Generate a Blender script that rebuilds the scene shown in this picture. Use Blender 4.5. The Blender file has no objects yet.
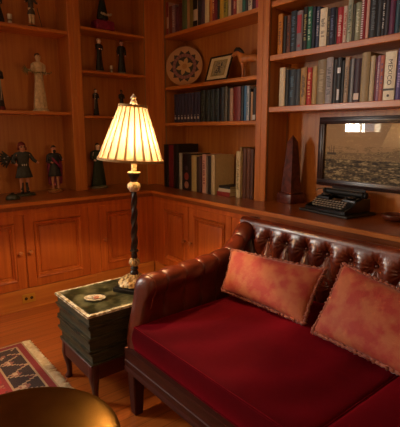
import bpy, bmesh, math, random
from mathutils import Vector, Matrix, noise
random.seed(7)
LAMP_W, SKY_W, FILL_E, EXPO = 118, 150, 8, .72
PI = math.pi
C = bpy.context.scene.collection
sc = bpy.context.scene

# ------------------------------------------------------------------ materials
def lin(h):
    if isinstance(h, (tuple, list)): return tuple(h[:3]) + (1,)
    r = []
    for i in (0, 2, 4):
        v = int(h[i:i+2], 16) / 255
        r.append(v/12.92 if v <= .04045 else ((v+.055)/1.055)**2.4)
    return tuple(r) + (1,)

MC = {}
def base_mat(name):
    m = bpy.data.materials.new(name); m.use_nodes = True
    nt = m.node_tree; nt.nodes.clear()
    out = nt.nodes.new('ShaderNodeOutputMaterial'); b = nt.nodes.new('ShaderNodeBsdfPrincipled')
    nt.links.new(b.outputs[0], out.inputs[0])
    return m, nt, b, out

def N(nt, t, **k):
    n = nt.nodes.new(t)
    for a, v in k.items():
        if a in n.inputs: n.inputs[a].default_value = v
        else: setattr(n, a, v)
    return n

def ramp(nt, stops):
    r = nt.nodes.new('ShaderNodeValToRGB'); e = r.color_ramp.elements
    while len(e) < len(stops): e.new(.5)
    for i, (p, c) in enumerate(stops): e[i].position = p; e[i].color = lin(c)
    return r

def noisy(name, c1, c2, scale=20, rough=.5, metal=0, stretch=(1,1,1), bump=0, bscale=None, coat=0, detail=4, lo=.35, hi=.65, sheen=0, spec=.5, coat_rough=.1):
    if name in MC: return MC[name]
    m, nt, b, out = base_mat(name)
    tc = N(nt, 'ShaderNodeTexCoord'); mp = N(nt, 'ShaderNodeMapping'); mp.inputs['Scale'].default_value = stretch
    nt.links.new(tc.outputs['Object'], mp.inputs[0])
    n = N(nt, 'ShaderNodeTexNoise', Scale=scale, Detail=detail)
    nt.links.new(mp.outputs[0], n.inputs['Vector'])
    r = ramp(nt, [(lo, c1), (hi, c2)])
    nt.links.new(n.outputs[0], r.inputs[0]); nt.links.new(r.outputs[0], b.inputs['Base Color'])
    b.inputs['Roughness'].default_value = rough; b.inputs['Metallic'].default_value = metal
    b.inputs['Coat Weight'].default_value = coat; b.inputs['Coat Roughness'].default_value = coat_rough
    b.inputs['Specular IOR Level'].default_value = spec
    if sheen: b.inputs['Sheen Weight'].default_value = sheen; b.inputs['Sheen Roughness'].default_value = .35
    if bump:
        n2 = N(nt, 'ShaderNodeTexNoise', Scale=bscale or scale*3, Detail=3)
        nt.links.new(mp.outputs[0], n2.inputs['Vector'])
        bp = N(nt, 'ShaderNodeBump', Strength=bump, Distance=.004)
        nt.links.new(n2.outputs[0], bp.inputs['Height']); nt.links.new(bp.outputs[0], b.inputs['Normal'])
    MC[name] = m
    return m

def plain(name, c, rough=.5, metal=0, coat=0):
    if name in MC: return MC[name]
    m, nt, b, out = base_mat(name)
    b.inputs['Base Color'].default_value = lin(c); b.inputs['Roughness'].default_value = rough
    b.inputs['Metallic'].default_value = metal; b.inputs['Coat Weight'].default_value = coat
    MC[name] = m
    return m

def wood(name, axis, c1, c2, rough=.38, coat=.25):
    s = [34, 34, 34]; s['xyz'.index(axis)] = 1.6
    return noisy(name, c1, c2, scale=1.0, rough=rough, stretch=tuple(s), coat=coat, coat_rough=.28, bump=.12, bscale=3, detail=5, lo=.25, hi=.75)

WA, WB = 'ac5a22', 'd08436'
wz = wood('varnished_wood_upright', 'z', WA, WB)
wx = wood('varnished_wood_lengthwise', 'x', WA, WB)
wy = wood('varnished_wood_crosswise', 'y', WA, WB)
lower_wood = wood('varnished_cabinet_wood', 'z', 'a64c1a', 'c86c28')
WOOD = {'x': wx, 'y': wy, 'z': wz}
interior = wood('wood_back_panel', 'z', 'a65e22', 'c28038', rough=.45)
topw = {a: wood('worktop_wood_' + a, a, '783812', '985422', rough=.32, coat=.4) for a in 'xy'}
knobw = plain('wooden_knob_varnish', 'b06a38', .35, coat=.3)
metal_strip = plain('shelf_standard_metal', 'a08c70', .4, .8)

def paint_mat(name, rough=.6, coat=0, bump=0, sheen=0):
    if name in MC: return MC[name]
    m, nt, b, out = base_mat(name)
    a = N(nt, 'ShaderNodeAttribute'); a.attribute_name = 'dye'
    nt.links.new(a.outputs['Color'], b.inputs['Base Color'])
    b.inputs['Roughness'].default_value = rough; b.inputs['Coat Weight'].default_value = coat
    if sheen: b.inputs['Sheen Weight'].default_value = sheen
    if bump:
        tc = N(nt, 'ShaderNodeTexCoord'); n = N(nt, 'ShaderNodeTexNoise', Scale=350, Detail=2)
        nt.links.new(tc.outputs['Object'], n.inputs['Vector'])
        bp = N(nt, 'ShaderNodeBump', Strength=bump, Distance=.003)
        nt.links.new(n.outputs[0], bp.inputs['Height']); nt.links.new(bp.outputs[0], b.inputs['Normal'])
    MC[name] = m
    return m

def book_cloth(col, letter=''):
    key = 'book_cloth_' + col + letter
    if key in MC: return MC[key]
    m, nt, b, out = base_mat(key)
    tc = N(nt, 'ShaderNodeTexCoord')
    b.inputs['Roughness'].default_value = .5
    n = N(nt, 'ShaderNodeTexNoise', Scale=60, Detail=3); nt.links.new(tc.outputs['Object'], n.inputs['Vector'])
    mx = N(nt, 'ShaderNodeMix', data_type='RGBA'); mx.blend_type = 'MULTIPLY'
    r = ramp(nt, [(.3, (.85,.85,.85)), (.7, (1,1,1))])
    nt.links.new(n.outputs[0], r.inputs[0])
    mx.inputs[0].default_value = 1; mx.inputs[6].default_value = lin(col)
    nt.links.new(r.outputs[0], mx.inputs[7])
    nt.links.new(mx.outputs[2], b.inputs['Base Color'])
    MC[key] = m
    return m
pages = noisy('page_edges', 'b09a72', 'd0bc94', scale=8, stretch=(1, 90, 1), rough=.8)

# ------------------------------------------------------------------ mesh helpers
def box(bm, a, b, bev=0, seg=1, rot=None, at=None):
    """box between corners a and b; optional bevel, then optional matrix"""
    x0,y0,z0 = (min(a[i],b[i]) for i in range(3)); x1,y1,z1 = (max(a[i],b[i]) for i in range(3))
    vs = [bm.verts.new((x,y,z)) for x in (x0,x1) for y in (y0,y1) for z in (z0,z1)]
    fs = [bm.faces.new([vs[i] for i in f]) for f in ((0,1,3,2),(4,6,7,5),(0,4,5,1),(2,3,7,6),(0,2,6,4),(1,5,7,3))]
    new = vs
    if bev:
        es = list({e for f in fs for e in f.edges})
        r = bmesh.ops.bevel(bm, geom=es, offset=min(bev, .45*min(x1-x0,y1-y0,z1-z0)), segments=seg, affect='EDGES', profile=.5)
        new = list({v for f in r['faces'] for v in f.verts})
    if rot is not None:
        bmesh.ops.transform(bm, matrix=rot, verts=list(set(new)))
    return new

def lathe(bm, prof, n=24, c=(0,0,0), mod=None, cap=True, axis=None):
    """prof = [(r,z)]; mod(angle, r, z, i) -> (r, z)"""
    rings = []
    for i, (r, z) in enumerate(prof):
        ring = []
        for k in range(n):
            a = 2*PI*k/n
            rr, zz = (r, z) if mod is None else mod(a, r, z, i)
            p = Vector((rr*math.cos(a), rr*math.sin(a), zz))
            if axis is not None: p = axis @ p
            ring.append(bm.verts.new(p + Vector(c)))
        rings.append(ring)
    for i in range(len(rings)-1):
        for k in range(n):
            bm.faces.new((rings[i][k], rings[i][(k+1)%n], rings[i+1][(k+1)%n], rings[i+1][k]))
    if cap:
        for ring, rev in ((rings[0], True), (rings[-1], False)):
            try: bm.faces.new(ring[::-1] if rev else ring)
            except ValueError: pass
    return rings

def tube(bm, pts, r, n=8, cap=True):
    pts = [Vector(p) for p in pts]; rings = []
    up = Vector((0,0,1)); t0 = (pts[1]-pts[0]).normalized()
    if abs(t0.dot(up)) > .95: up = Vector((1,0,0))
    for i, p in enumerate(pts):
        t = (pts[min(i+1,len(pts)-1)] - pts[max(i-1,0)]).normalized()
        s = t.cross(up).normalized(); u = s.cross(t)
        rr = r[i] if isinstance(r, (list, tuple)) else r
        rings.append([bm.verts.new(p + s*rr*math.cos(2*PI*k/n) + u*rr*math.sin(2*PI*k/n)) for k in range(n)])
        up = u
    for i in range(len(rings)-1):
        for k in range(n):
            bm.faces.new((rings[i][k], rings[i][(k+1)%n], rings[i+1][(k+1)%n], rings[i+1][k]))
    if cap: bm.faces.new(rings[0][::-1]); bm.faces.new(rings[-1])

def ball(bm, c, r, seg=12, sq=(1,1,1)):
    m = Matrix.Translation(c) @ Matrix.Diagonal((r*sq[0], r*sq[1], r*sq[2], 1))
    bmesh.ops.create_uvsphere(bm, u_segments=seg, v_segments=max(6, seg*2//3), radius=1, matrix=m)

def prism(bm, poly, y0, y1, axis='y'):
    """extrude 2-D outline; axis = extrusion axis; poly coordinates are the other two in order"""
    def P(u, v, w):
        return {'y': (u, w, v), 'x': (w, u, v), 'z': (u, v, w)}[axis]
    a = [bm.verts.new(P(u, v, y0)) for u, v in poly]; b = [bm.verts.new(P(u, v, y1)) for u, v in poly]
    n = len(poly)
    bm.faces.new(a); bm.faces.new(b[::-1])
    for i in range(n): bm.faces.new((a[i], b[i], b[(i+1)%n], a[(i+1)%n]))

def skin(pts, edges, rad, sub=1):
    """continuous body grown over a skeleton; returns a mesh"""
    me = bpy.data.meshes.new('skeleton'); me.from_pydata(pts, edges, [])
    o = bpy.data.objects.new('skeleton', me); C.objects.link(o)
    md = o.modifiers.new('s', 'SKIN'); md.use_smooth_shade = True
    for i, v in enumerate(me.skin_vertices[0].data):
        rr = rad[i]; v.radius = (rr, rr) if not isinstance(rr, tuple) else rr
        v.use_root = (i == 0)
    if sub: o.modifiers.new('u', 'SUBSURF').levels = sub
    dg = bpy.context.evaluated_depsgraph_get()
    out = bpy.data.meshes.new_from_object(o.evaluated_get(dg))
    bpy.data.objects.remove(o); bpy.data.meshes.remove(me)
    return out

def thing(name, label, cat, loc=(0,0,0), rotz=0, group=None):
    o = bpy.data.objects.new(name, None); C.objects.link(o)
    o.empty_display_size = .05
    o.location = loc; o.rotation_euler = (0,0,rotz); o['label'] = label; o['category'] = cat
    if group: o['group'] = group
    return o

def root_of(o):
    while o.parent: o = o.parent
    return o

def finish(me, m, smooth):
    me.materials.clear(); me.materials.append(m)
    if smooth:
        me.shade_smooth()
        if smooth < 180: me.set_sharp_from_angle(angle=math.radians(smooth))

def part(name, bm, m, parent, smooth=35, world=True, label=None, fix=True):
    """one mesh object under its thing; world=True when built in room coordinates"""
    if isinstance(bm, bmesh.types.BMesh):
        if fix: bmesh.ops.recalc_face_normals(bm, faces=bm.faces)
        me = bpy.data.meshes.new(name); bm.to_mesh(me); bm.free()
    else: me = bm
    if parent is not None and world:
        me.transform(Matrix.Translation(-Vector(root_of(parent).location)))
    finish(me, m, smooth)
    o = bpy.data.objects.new(name, me); C.objects.link(o)
    if parent is not None: o.parent = parent
    if label: o['label'] = label
    return o

def structure(name, bm, m):
    o = part(name, bm, m, None); o['kind'] = 'structure'; return o

def dye(o, fn):
    """fn(local co of face centre) -> hex colour; the object's own pattern"""
    me = o.data; a = me.color_attributes.new('dye', 'FLOAT_COLOR', 'CORNER')
    for p in me.polygons:
        c = lin(fn(p.center))
        for li in p.loop_indices: a.data[li].color = c

B = bmesh.new
def BX(*boxes, bev=.003):
    bm = B()
    for a, b in boxes: box(bm, a, b, bev)
    return bm

# ------------------------------------------------------------------ room shell
YB, XR = 4.19, 2.85          # room walls behind the bookcases
YC, XC = 3.55, 2.284         # fronts of the base cabinets
YU, XU = 3.90, 2.56          # fronts of the upper bookcases
X0, Y0, ZT = -2.8, -2.2, 2.95

def floor_mat():
    m, nt, b, out = base_mat('oak_floorboards')
    tc = N(nt, 'ShaderNodeTexCoord')
    br = N(nt, 'ShaderNodeTexBrick', Scale=1.0)
    br.inputs['Brick Width'].default_value = 1.3; br.inputs['Row Height'].default_value = .085; br.inputs['Mortar Size'].default_value = .0015
    br.inputs['Color1'].default_value = lin('c46a2a'); br.inputs['Color2'].default_value = lin('b25c22'); br.inputs['Mortar'].default_value = lin('5a2a10')
    nt.links.new(tc.outputs['Object'], br.inputs['Vector'])
    mp = N(nt, 'ShaderNodeMapping'); mp.inputs['Scale'].default_value = (2, 60, 1)
    nt.links.new(tc.outputs['Object'], mp.inputs[0])
    n = N(nt, 'ShaderNodeTexNoise', Scale=1.0, Detail=5); nt.links.new(mp.outputs[0], n.inputs['Vector'])
    r = ramp(nt, [(.3, (.6,.6,.6)), (.7, (1,1,1))]); nt.links.new(n.outputs[0], r.inputs[0])
    mx = N(nt, 'ShaderNodeMix', data_type='RGBA'); mx.blend_type = 'MULTIPLY'; mx.inputs[0].default_value = .8
    nt.links.new(br.outputs[0], mx.inputs[6]); nt.links.new(r.outputs[0], mx.inputs[7]); nt.links.new(mx.outputs[2], b.inputs['Base Color'])
    b.inputs['Roughness'].default_value = .3; b.inputs['Coat Weight'].default_value = .2
    return m
structure('floor', BX(((X0,Y0,-.05),(XR,YB,0)), bev=0), floor_mat())
plaster = noisy('warm_plaster', '9c7a58', 'a88660', scale=5, rough=.9)
structure('ceiling', BX(((X0,Y0,ZT),(XR,YB,ZT+.1)), bev=0), noisy('ceiling_plaster', 'b89c7c', 'c4a888', scale=4, rough=.9))
structure('wall_right', BX(((XR,Y0,0),(XR+.1,YB+.1,ZT)), bev=0), plaster)
structure('wall_left', BX(((X0-.1,Y0,0),(X0,YB+.1,ZT)), bev=0), plaster)
structure('wall_front', BX(((X0-.1,Y0-.1,0),(XR+.1,Y0,ZT)), bev=0), plaster)
# back wall with a window opening left of the bookcases
WX0, WX1, WZ0, WZ1 = -2.02, -.84, 1.42, 2.5
structure('wall_back', BX(((X0,YB,0),(WX0,YB+.1,ZT)), ((WX1,YB,0),(XR,YB+.1,ZT)), ((WX0,YB,0),(WX1,YB+.1,WZ0)), ((WX0,YB,WZ1),(WX1,YB+.1,ZT)), bev=0), plaster)
white_trim = plain('painted_trim', 'cbbfa8', .5)
w = thing('window_1', '', '', (WX0, YB, WZ0)); del w['label']; del w['category']; w['kind'] = 'structure'
wm = (WX0+WX1)/2
part('window_frame', BX(((WX0-.06,YB-.03,WZ0-.06),(WX0+.03,YB+.06,WZ1+.06)), ((WX1-.03,YB-.03,WZ0-.06),(WX1+.06,YB+.06,WZ1+.06)),
     ((WX0+.03,YB-.03,WZ1-.03),(WX1-.03,YB+.06,WZ1+.06)), ((WX0+.03,YB-.03,WZ0-.06),(WX1-.03,YB+.06,WZ0+.03)),
     ((WX0+.03,YB,(WZ0+WZ1)/2-.02),(WX1-.03,YB+.05,(WZ0+WZ1)/2+.02)), ((wm-.015,YB,WZ0+.03),(wm+.015,YB+.05,WZ1-.03))), white_trim, w)
gm, nt, b_, out = base_mat('window_glass'); nt.nodes.remove(b_)
g1 = N(nt, 'ShaderNodeBsdfTransparent'); g2 = N(nt, 'ShaderNodeBsdfGlossy', Roughness=.02); mxs = N(nt, 'ShaderNodeMixShader'); lw = N(nt, 'ShaderNodeLayerWeight', Blend=.5); pw = N(nt, 'ShaderNodeMath', operation='POWER'); pw.inputs[1].default_value = 5; fr = N(nt, 'ShaderNodeMath', operation='MULTIPLY_ADD'); fr.inputs[1].default_value = .9; fr.inputs[2].default_value = .04
nt.links.new(lw.outputs['Facing'], pw.inputs[0]); nt.links.new(pw.outputs[0], fr.inputs[0])
nt.links.new(fr.outputs[0], mxs.inputs[0]); nt.links.new(g1.outputs[0], mxs.inputs[1]); nt.links.new(g2.outputs[0], mxs.inputs[2]); nt.links.new(mxs.outputs[0], out.inputs[0])
part('window_pane', BX(((WX0+.03,YB+.02,WZ0+.03),(WX1-.03,YB+.026,WZ1-.03)), bev=0), gm, w)

# ------------------------------------------------------------------ base cabinets
def mapper(side):
    """run along the wall (s), out of the wall (d, measured from the cabinet face, positive towards the room), z"""
    if side == 'back': return lambda s, d, z: (s, YC - d, z)
    return lambda s, d, z: (XC - d, s, z)

def panel_door(side, s0, s1, z0, z1, parent, knob_s, knob_z=.485):
    M = mapper(side); bm = B(); d0 = .004
    T = .07
    def bx(a0, a1, zz0, zz1, dd0, dd1, bev=.003): box(bm, M(a0, dd0, zz0), M(a1, dd1, zz1), bev)
    bx(s0, s0+T, z0, z1, -.016, d0); bx(s1-T, s1, z0, z1, -.016, d0)
    bx(s0+T, s1-T, z1-T, z1, -.016, d0); bx(s0+T, s1-T, z0, z0+T, -.016, d0)
    def ring(i0, i1, h0, h1):
        # sloped moulding ring between inset i0 and i1
        A = [(s0+i0,z0+i0),(s1-i0,z0+i0),(s1-i0,z1-i0),(s0+i0,z1-i0)]; D = [(s0+i1,z0+i1),(s1-i1,z0+i1),(s1-i1,z1-i1),(s0+i1,z1-i1)]
        va = [bm.verts.new(M(s, h0, z)) for s, z in A]; vb = [bm.verts.new(M(s, h1, z)) for s, z in D]
        for k in range(4): bm.faces.new((va[k], va[(k+1)%4], vb[(k+1)%4], vb[k]))
        return vb
    i = T - .002
    for w_, h0, h1 in ((.003,.004,-.006), (.004,-.006,.014), (.012,.014,.010), (.008,.010,-.006), (.007,-.006,-.006), (.005,-.006,-.020), (.010,-.020,-.020), (.003,-.020,-.010), (.036,-.010,-.001)):
        last = ring(i, i+w_, h0, h1); i += w_
    bm.faces.new(last)
    bmesh.ops.remove_doubles(bm, verts=bm.verts, dist=.0002)
    dr = part('door', bm, lower_wood, parent, smooth=20)
    kb = B()
    ax = Matrix.Rotation(PI/2, 4, 'X') if side == 'back' else Matrix.Rotation(-PI/2, 4, 'Y')
    lathe(kb, [(.006,.0),(.006,.010),(.009,.014),(.017,.020),(.019,.026),(.015,.033),(.006,.036)], 16, c=M(knob_s, .004, knob_z), axis=ax.to_3x3())
    part('knob', kb, knobw, dr, smooth=60)
    return dr

def base_unit(side, s0, s1, doors, label, z0=.178, z1=.80, depth=.55):
    M = mapper(side)
    t = thing('base_cabinet', label, 'cabinet', M(s0, 0, 0))
    bm = B()
    # carcass, face frame (stiles, rails), then moulding under the worktop
    box(bm, M(s0+.001, -depth, .02), M(s1-.001, -.05, z1+.03), 0)
    ds = sorted(doors)
    edges = [s0] + [v for d in ds for v in d[:2]] + [s1]
    for a, b in zip(edges[0::2], edges[1::2]):
        if b - a > .004: box(bm, M(a, -.05, z0-.02), M(b, 0, z1-.0005), .001)
    box(bm, M(s0, -.05, z1), M(s1, .0, z1+.033), 0)
    part('carcass', bm, lower_wood, t)
    for d in ds: panel_door(side, d[0]+.003, d[1]-.003, z0, z1, t, d[2])
    bm = B()
    s1 -= .022 if side == 'right' and s1 > 3 else 0
    box(bm, M(s0, -.05, 0), M(s1, .006, z0-.004), .002)
    box(bm, M(s0, .006, 0), M(s1, .018, .012), .005, 2)
    part('kick_board', bm, WOOD['x' if side == 'back' else 'y'], t)
    return t
base_unit('back', .36, 1.655, [(.46,1.04,.995), (1.045,1.60,1.075)], 'orange wood base cabinet with a pair of panelled doors above a brass outlet')
base_unit('back', 1.655, 2.2835, [(1.705,2.19,1.745)], 'orange wood base cabinet with one panelled door beside the inner room corner')
base_unit('right', 2.36, 3.5495, [(2.975,3.43,3.02), (2.42,2.97,2.925)], 'wood base cabinet with two knobbed doors behind the sofa arm')
base_unit('right', .93, 2.36, [(1.665,2.31,1.71), (.98,1.66,1.615)], 'wood base cabinet hidden behind the tufted sofa back')

# brass outlet plate in the kick board
t = thing('wall_outlet', 'brass double outlet plate set in the kick board at left', 'outlet', (1.035, YC-.008, .095))
part('cover_plate', BX(((.985,YC-.006,.055),(1.09,YC-.011,.13)), bev=.002), plain('brass_plate', 'c89434', .4, .35), t)
for xx in (1.015, 1.06):
    bm = B(); lathe(bm, [(.013,0),(.013,.004)], 14, c=(xx,YC-.010,.093), axis=Matrix.Rotation(PI/2,3,'X')); box(bm, (xx-.006,YC-.0135,.089),(xx-.004,YC-.0155,.098)); box(bm, (xx+.004,YC-.0135,.089),(xx+.006,YC-.0155,.098))
    part('socket', bm, plain('outlet_brown', '3a1c0c', .4), t)

# continuous worktop (L-shape) with a moulded edge
bm = B()
L = [(.30,YB-.02),(.30,YC-.03),(XC-.03,YC-.03),(XC-.03,.88),(XR-.01,.88),(XR-.01,YB-.02)]
prism(bm, L, .868, .90, 'z')
L2 = [(.30,YB-.02),(.30,YC-.018),(XC-.018,YC-.018),(XC-.018,.88),(XR-.01,.88),(XR-.01,YB-.02)]
prism(bm, L2, .846, .867, 'z')
L3 = [(.30,YB-.02),(.30,YC-.008),(XC-.008,YC-.008),(XC-.008,.88),(XR-.01,.88),(XR-.01,YB-.02)]
prism(bm, L3, .835, .8455, 'z')
bmesh.ops.bevel(bm, geom=[e for e in bm.edges if abs(e.verts[0].co.z-e.verts[1].co.z) < 1e-5 and e.verts[0].co.z > .89], offset=.008, segments=3, affect='EDGES')
wt = thing('worktop', 'long L-shaped varnished wood worktop on top of the base cabinets', 'worktop', (.30, YC, .835))
part('top_slab', bm, topw['y'], wt)
part('front_edge', BX(((.30,YC-.034,.870),(XC-.030,YC-.0305,.897)), bev=.001), wx, wt)
part('front_edge', BX(((XC-.034,.88,.870),(XC-.0305,YC-.034,.897)), bev=.001), wy, wt)

# ------------------------------------------------------------------ upper bookcases
ZTOP = 2.93
def bookcase(label, side, s0, s1, shelves, thick, stile0, stile1, depth, standards=True):
    """stile0/stile1: width of the face stiles at each end, outside the opening s0..s1"""
    if side == 'back': M = lambda s, d, z: (s, YU + d, z)
    else: M = lambda s, d, z: (XU + d, s, z)
    t = thing('bookcase', label, 'bookcase', M(s0, 0, .9))
    ax = 'x' if side == 'back' else 'y'
    part('back_panel', BX((M(s0-stile0*.5, depth, .90), M(s1+stile1*.5, depth+.012, ZTOP)), bev=0), interior, t)
    for a, b_, inner in ((s0-stile0, s0, s0), (s1, s1+stile1, s1)):
        if b_-a <= 0: continue
        bm = B(); box(bm, M(a, 0, .90), M(b_, .022, ZTOP), .003)
        part('stile', bm, wz, t)
        e0, e1 = (inner-.02, inner-.001) if inner == s0 else (inner+.001, inner+.02)
        part('side_panel', BX((M(e0, .022, .90), M(e1, depth, ZTOP)), bev=0), interior, t)
        if standards:
            q = inner + (.0015 if inner == s0 else -.0015)
            for dd in (.012, depth-.03):
                part('shelf_standard', BX((M(inner, dd, .905), M(q, dd+.012, ZTOP-.02)), bev=0), metal_strip, t)
    for z in shelves:
        part('shelf', BX((M(s0+.003, .012, z-thick), M(s1-.003, depth-.002, z)), bev=.004), WOOD[ax], t)
    return t
bookcase('open bookcase bay at far left holding the statues and the red hooded figurine', 'back', .50, 1.655, (2.332, 1.632, 2.90), .03, .11, .055, .265, standards=False)
bookcase('narrow bookcase bay behind the lamp shade with dark robed figurines', 'back', 1.77, 2.455, (2.395, 2.017, 1.606, 2.90), .026, .06, .0, .25)
bookcase('middle bookcase bay holding the star plate and rows of books', 'right', 2.455, 3.73, (2.388, 1.893, 1.543, 2.90), .034, .06, .0, .27)
bookcase('right bookcase bay above the typewriter holding two long book rows', 'right', 1.0, 2.335, (2.40, 2.02, 1.642, 2.90), .042, .11, .06, .27)
# the square post that fills the inner corner between the two runs
cp = thing('corner_post', 'plain orange wood post in the inner corner between the bookcases', 'post', (XU, YU, .9))
bm = B(); box(bm, (2.456, YU, .90), (XU+.021, YU+.021, ZTOP), .002); box(bm, (XU, 3.731, .90), (XU+.021, YU, ZTOP), .002)
part('facing_boards', bm, wz, cp)
bm = B(); box(bm, (2.457, YU+.022, .90), (2.475, 4.165, ZTOP)); box(bm, (XU+.022, 3.732, .90), (2.835, 3.75, ZTOP))
part('side_boards', bm, interior, cp)
part('shelf_standard', BX(((2.4535, YU+.012, .905), (2.456, YU+.024, 2.9)), bev=0), metal_strip, cp)
part('shelf_standard', BX(((XU+.012, 3.7285, .905), (XU+.024, 3.731, 2.9)), bev=0), metal_strip, cp)
# ------------------------------------------------------------------ sofa
leather = noisy('oxblood_leather', '501a0c', '763016', scale=7, rough=.33, bump=.30, bscale=160, coat=.38, coat_rough=.15, lo=.35, hi=.7)
leather_edge = noisy('worn_leather_piping', '6a2812', '8a4020', scale=30, rough=.35, coat=.3)
velvet = noisy('red_velvet', '3a0004', '4c0108', scale=3, rough=.9, sheen=.0, bump=.25, bscale=14, spec=.06)
velvet_pipe = noisy('red_velvet_piping', '8a0812', 'a41220', scale=20, rough=.7, sheen=.0)
darkwood = wood('mahogany_frame', 'y', '34120a', '4c1e10', rough=.55, coat=.0)
darkwood.node_tree.nodes['Principled BSDF'].inputs['Specular IOR Level'].default_value = .2
brass_button = plain('leather_button', '5a2214', .3, coat=.5)
sofa = thing('sofa', 'button-tufted oxblood leather sofa with red velvet seat cushions in front of the base cabinets', 'sofa', (1.0, 1.8, 0))
YS0, YS1 = -.42, 1.84

bm = B()
# front rail with stepped mouldings, side rails
prof = [(1.02,.235),(.995,.235),(.990,.242),(.990,.262),(.9925,.266),(.9925,.275),(.990,.279),(.990,.300),(.993,.304),(.993,.345),(.990,.350),(.990,.366),(1.02,.372)]
prism(bm, prof, YS0, YS1, 'y')
box(bm, (1.02, YS1-.03, .235), (2.12, YS1, .372), .004); box(bm, (1.02, YS0, .235), (2.12, YS0+.03, .372), .004)
box(bm, (2.10, YS0, .235), (2.13, YS1, .372), .004)
part('frame_rail', bm, darkwood, sofa)
for x in (1.03, 2.08):
    for y in (YS1-.045, YS0+.045, .71):
        if y == .71 and x > 2: continue
        bm = B()
        vs = box(bm, (x-.034, y-.034, 0), (x+.034, y+.034, .24), .006)
        for v in bm.verts:
            if v.co.z < .1: v.co.x = x + (v.co.x-x)*.72; v.co.y = y + (v.co.y-y)*.72
        part('leg', bm, darkwood, sofa)

# back with tufting
bs, bz, bh, by = .1445, .785, .165, 1.785
def bulge(y, z):
    u = (by - y)/bs; v = (bz - z)/bh
    if v >= 0:
        p, q = u - v/2, u + v/2
        a = (abs(math.sin(PI*p))*abs(math.sin(PI*q)))**.62
        d = .042*a
    else:
        k = min(1, -v*bh/.075); k = k*k*(3-2*k)
        d = .042*(1-k)*abs(math.sin(PI*u))**(1.24-.4*k) + .027*k
    # folds fanning out of the buttons
    best = 9
    rowv = round(v) if v > 0 else 0
    uu = u - rowv/2; iu = round(uu); dy = (uu-iu)*bs; dz = (v-rowv)*bh
    r = math.hypot(dy, dz)
    ang = math.atan2(dz, dy)
    d += .0046*math.sin(ang*14+iu)*math.exp(-((r-.038)/.022)**2)
    d -= .020*math.exp(-(r/.014)**2)
    return d
def xb(z): return 2.012 + (z-bz)*.16
ZC = .862; RC = .032
ys = [2.035 - i*.0062 for i in range(int((2.035-YS0)/.0062)+1)]
cols = []
rows = [('f', .40 + k*.0075) for k in range(62)] + [('a', k/12*PI) for k in range(13)] + [('r', ZC - .5*k/4) for k in range(1,5)]
bm = B()
for y in ys:
    col = []
    for t, v in rows:
        if t == 'f':
            d = bulge(y, v); col.append(bm.verts.new((xb(v) - d, y, v)))
        elif t == 'a':
            u = (by-y)/bs; xc = xb(ZC) + RC - .006; k = max(0, math.cos(v))
            rr = RC + .021*k
            col.append(bm.verts.new((xc - rr*math.cos(v), y, ZC + rr*.95*math.sin(v))))
        else: col.append(bm.verts.new((xb(ZC) + 2*RC + .02, y, v)))
    cols.append(col)
for a, b_ in zip(cols, cols[1:]):
    for k in range(len(rows)-1): bm.faces.new((a[k], b_[k], b_[k+1], a[k+1]))
bm.faces.new(cols[0]); bm.faces.new(cols[-1][::-1])
back = part('backrest', bm, leather, sofa, smooth=60)
for row in range(3):
    i = 0
    while True:
        y = by - (i + .5*(row % 2))*bs; i += 1
        if y < YS0 + .05: break
        if y > 1.9: continue
        z = bz - row*bh
        bm = B(); ball(bm, (xb(z)-.006+.004, y, z), .0085, 10, (.6, 1, 1))
        part('button', bm, brass_button, back, smooth=180)

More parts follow.
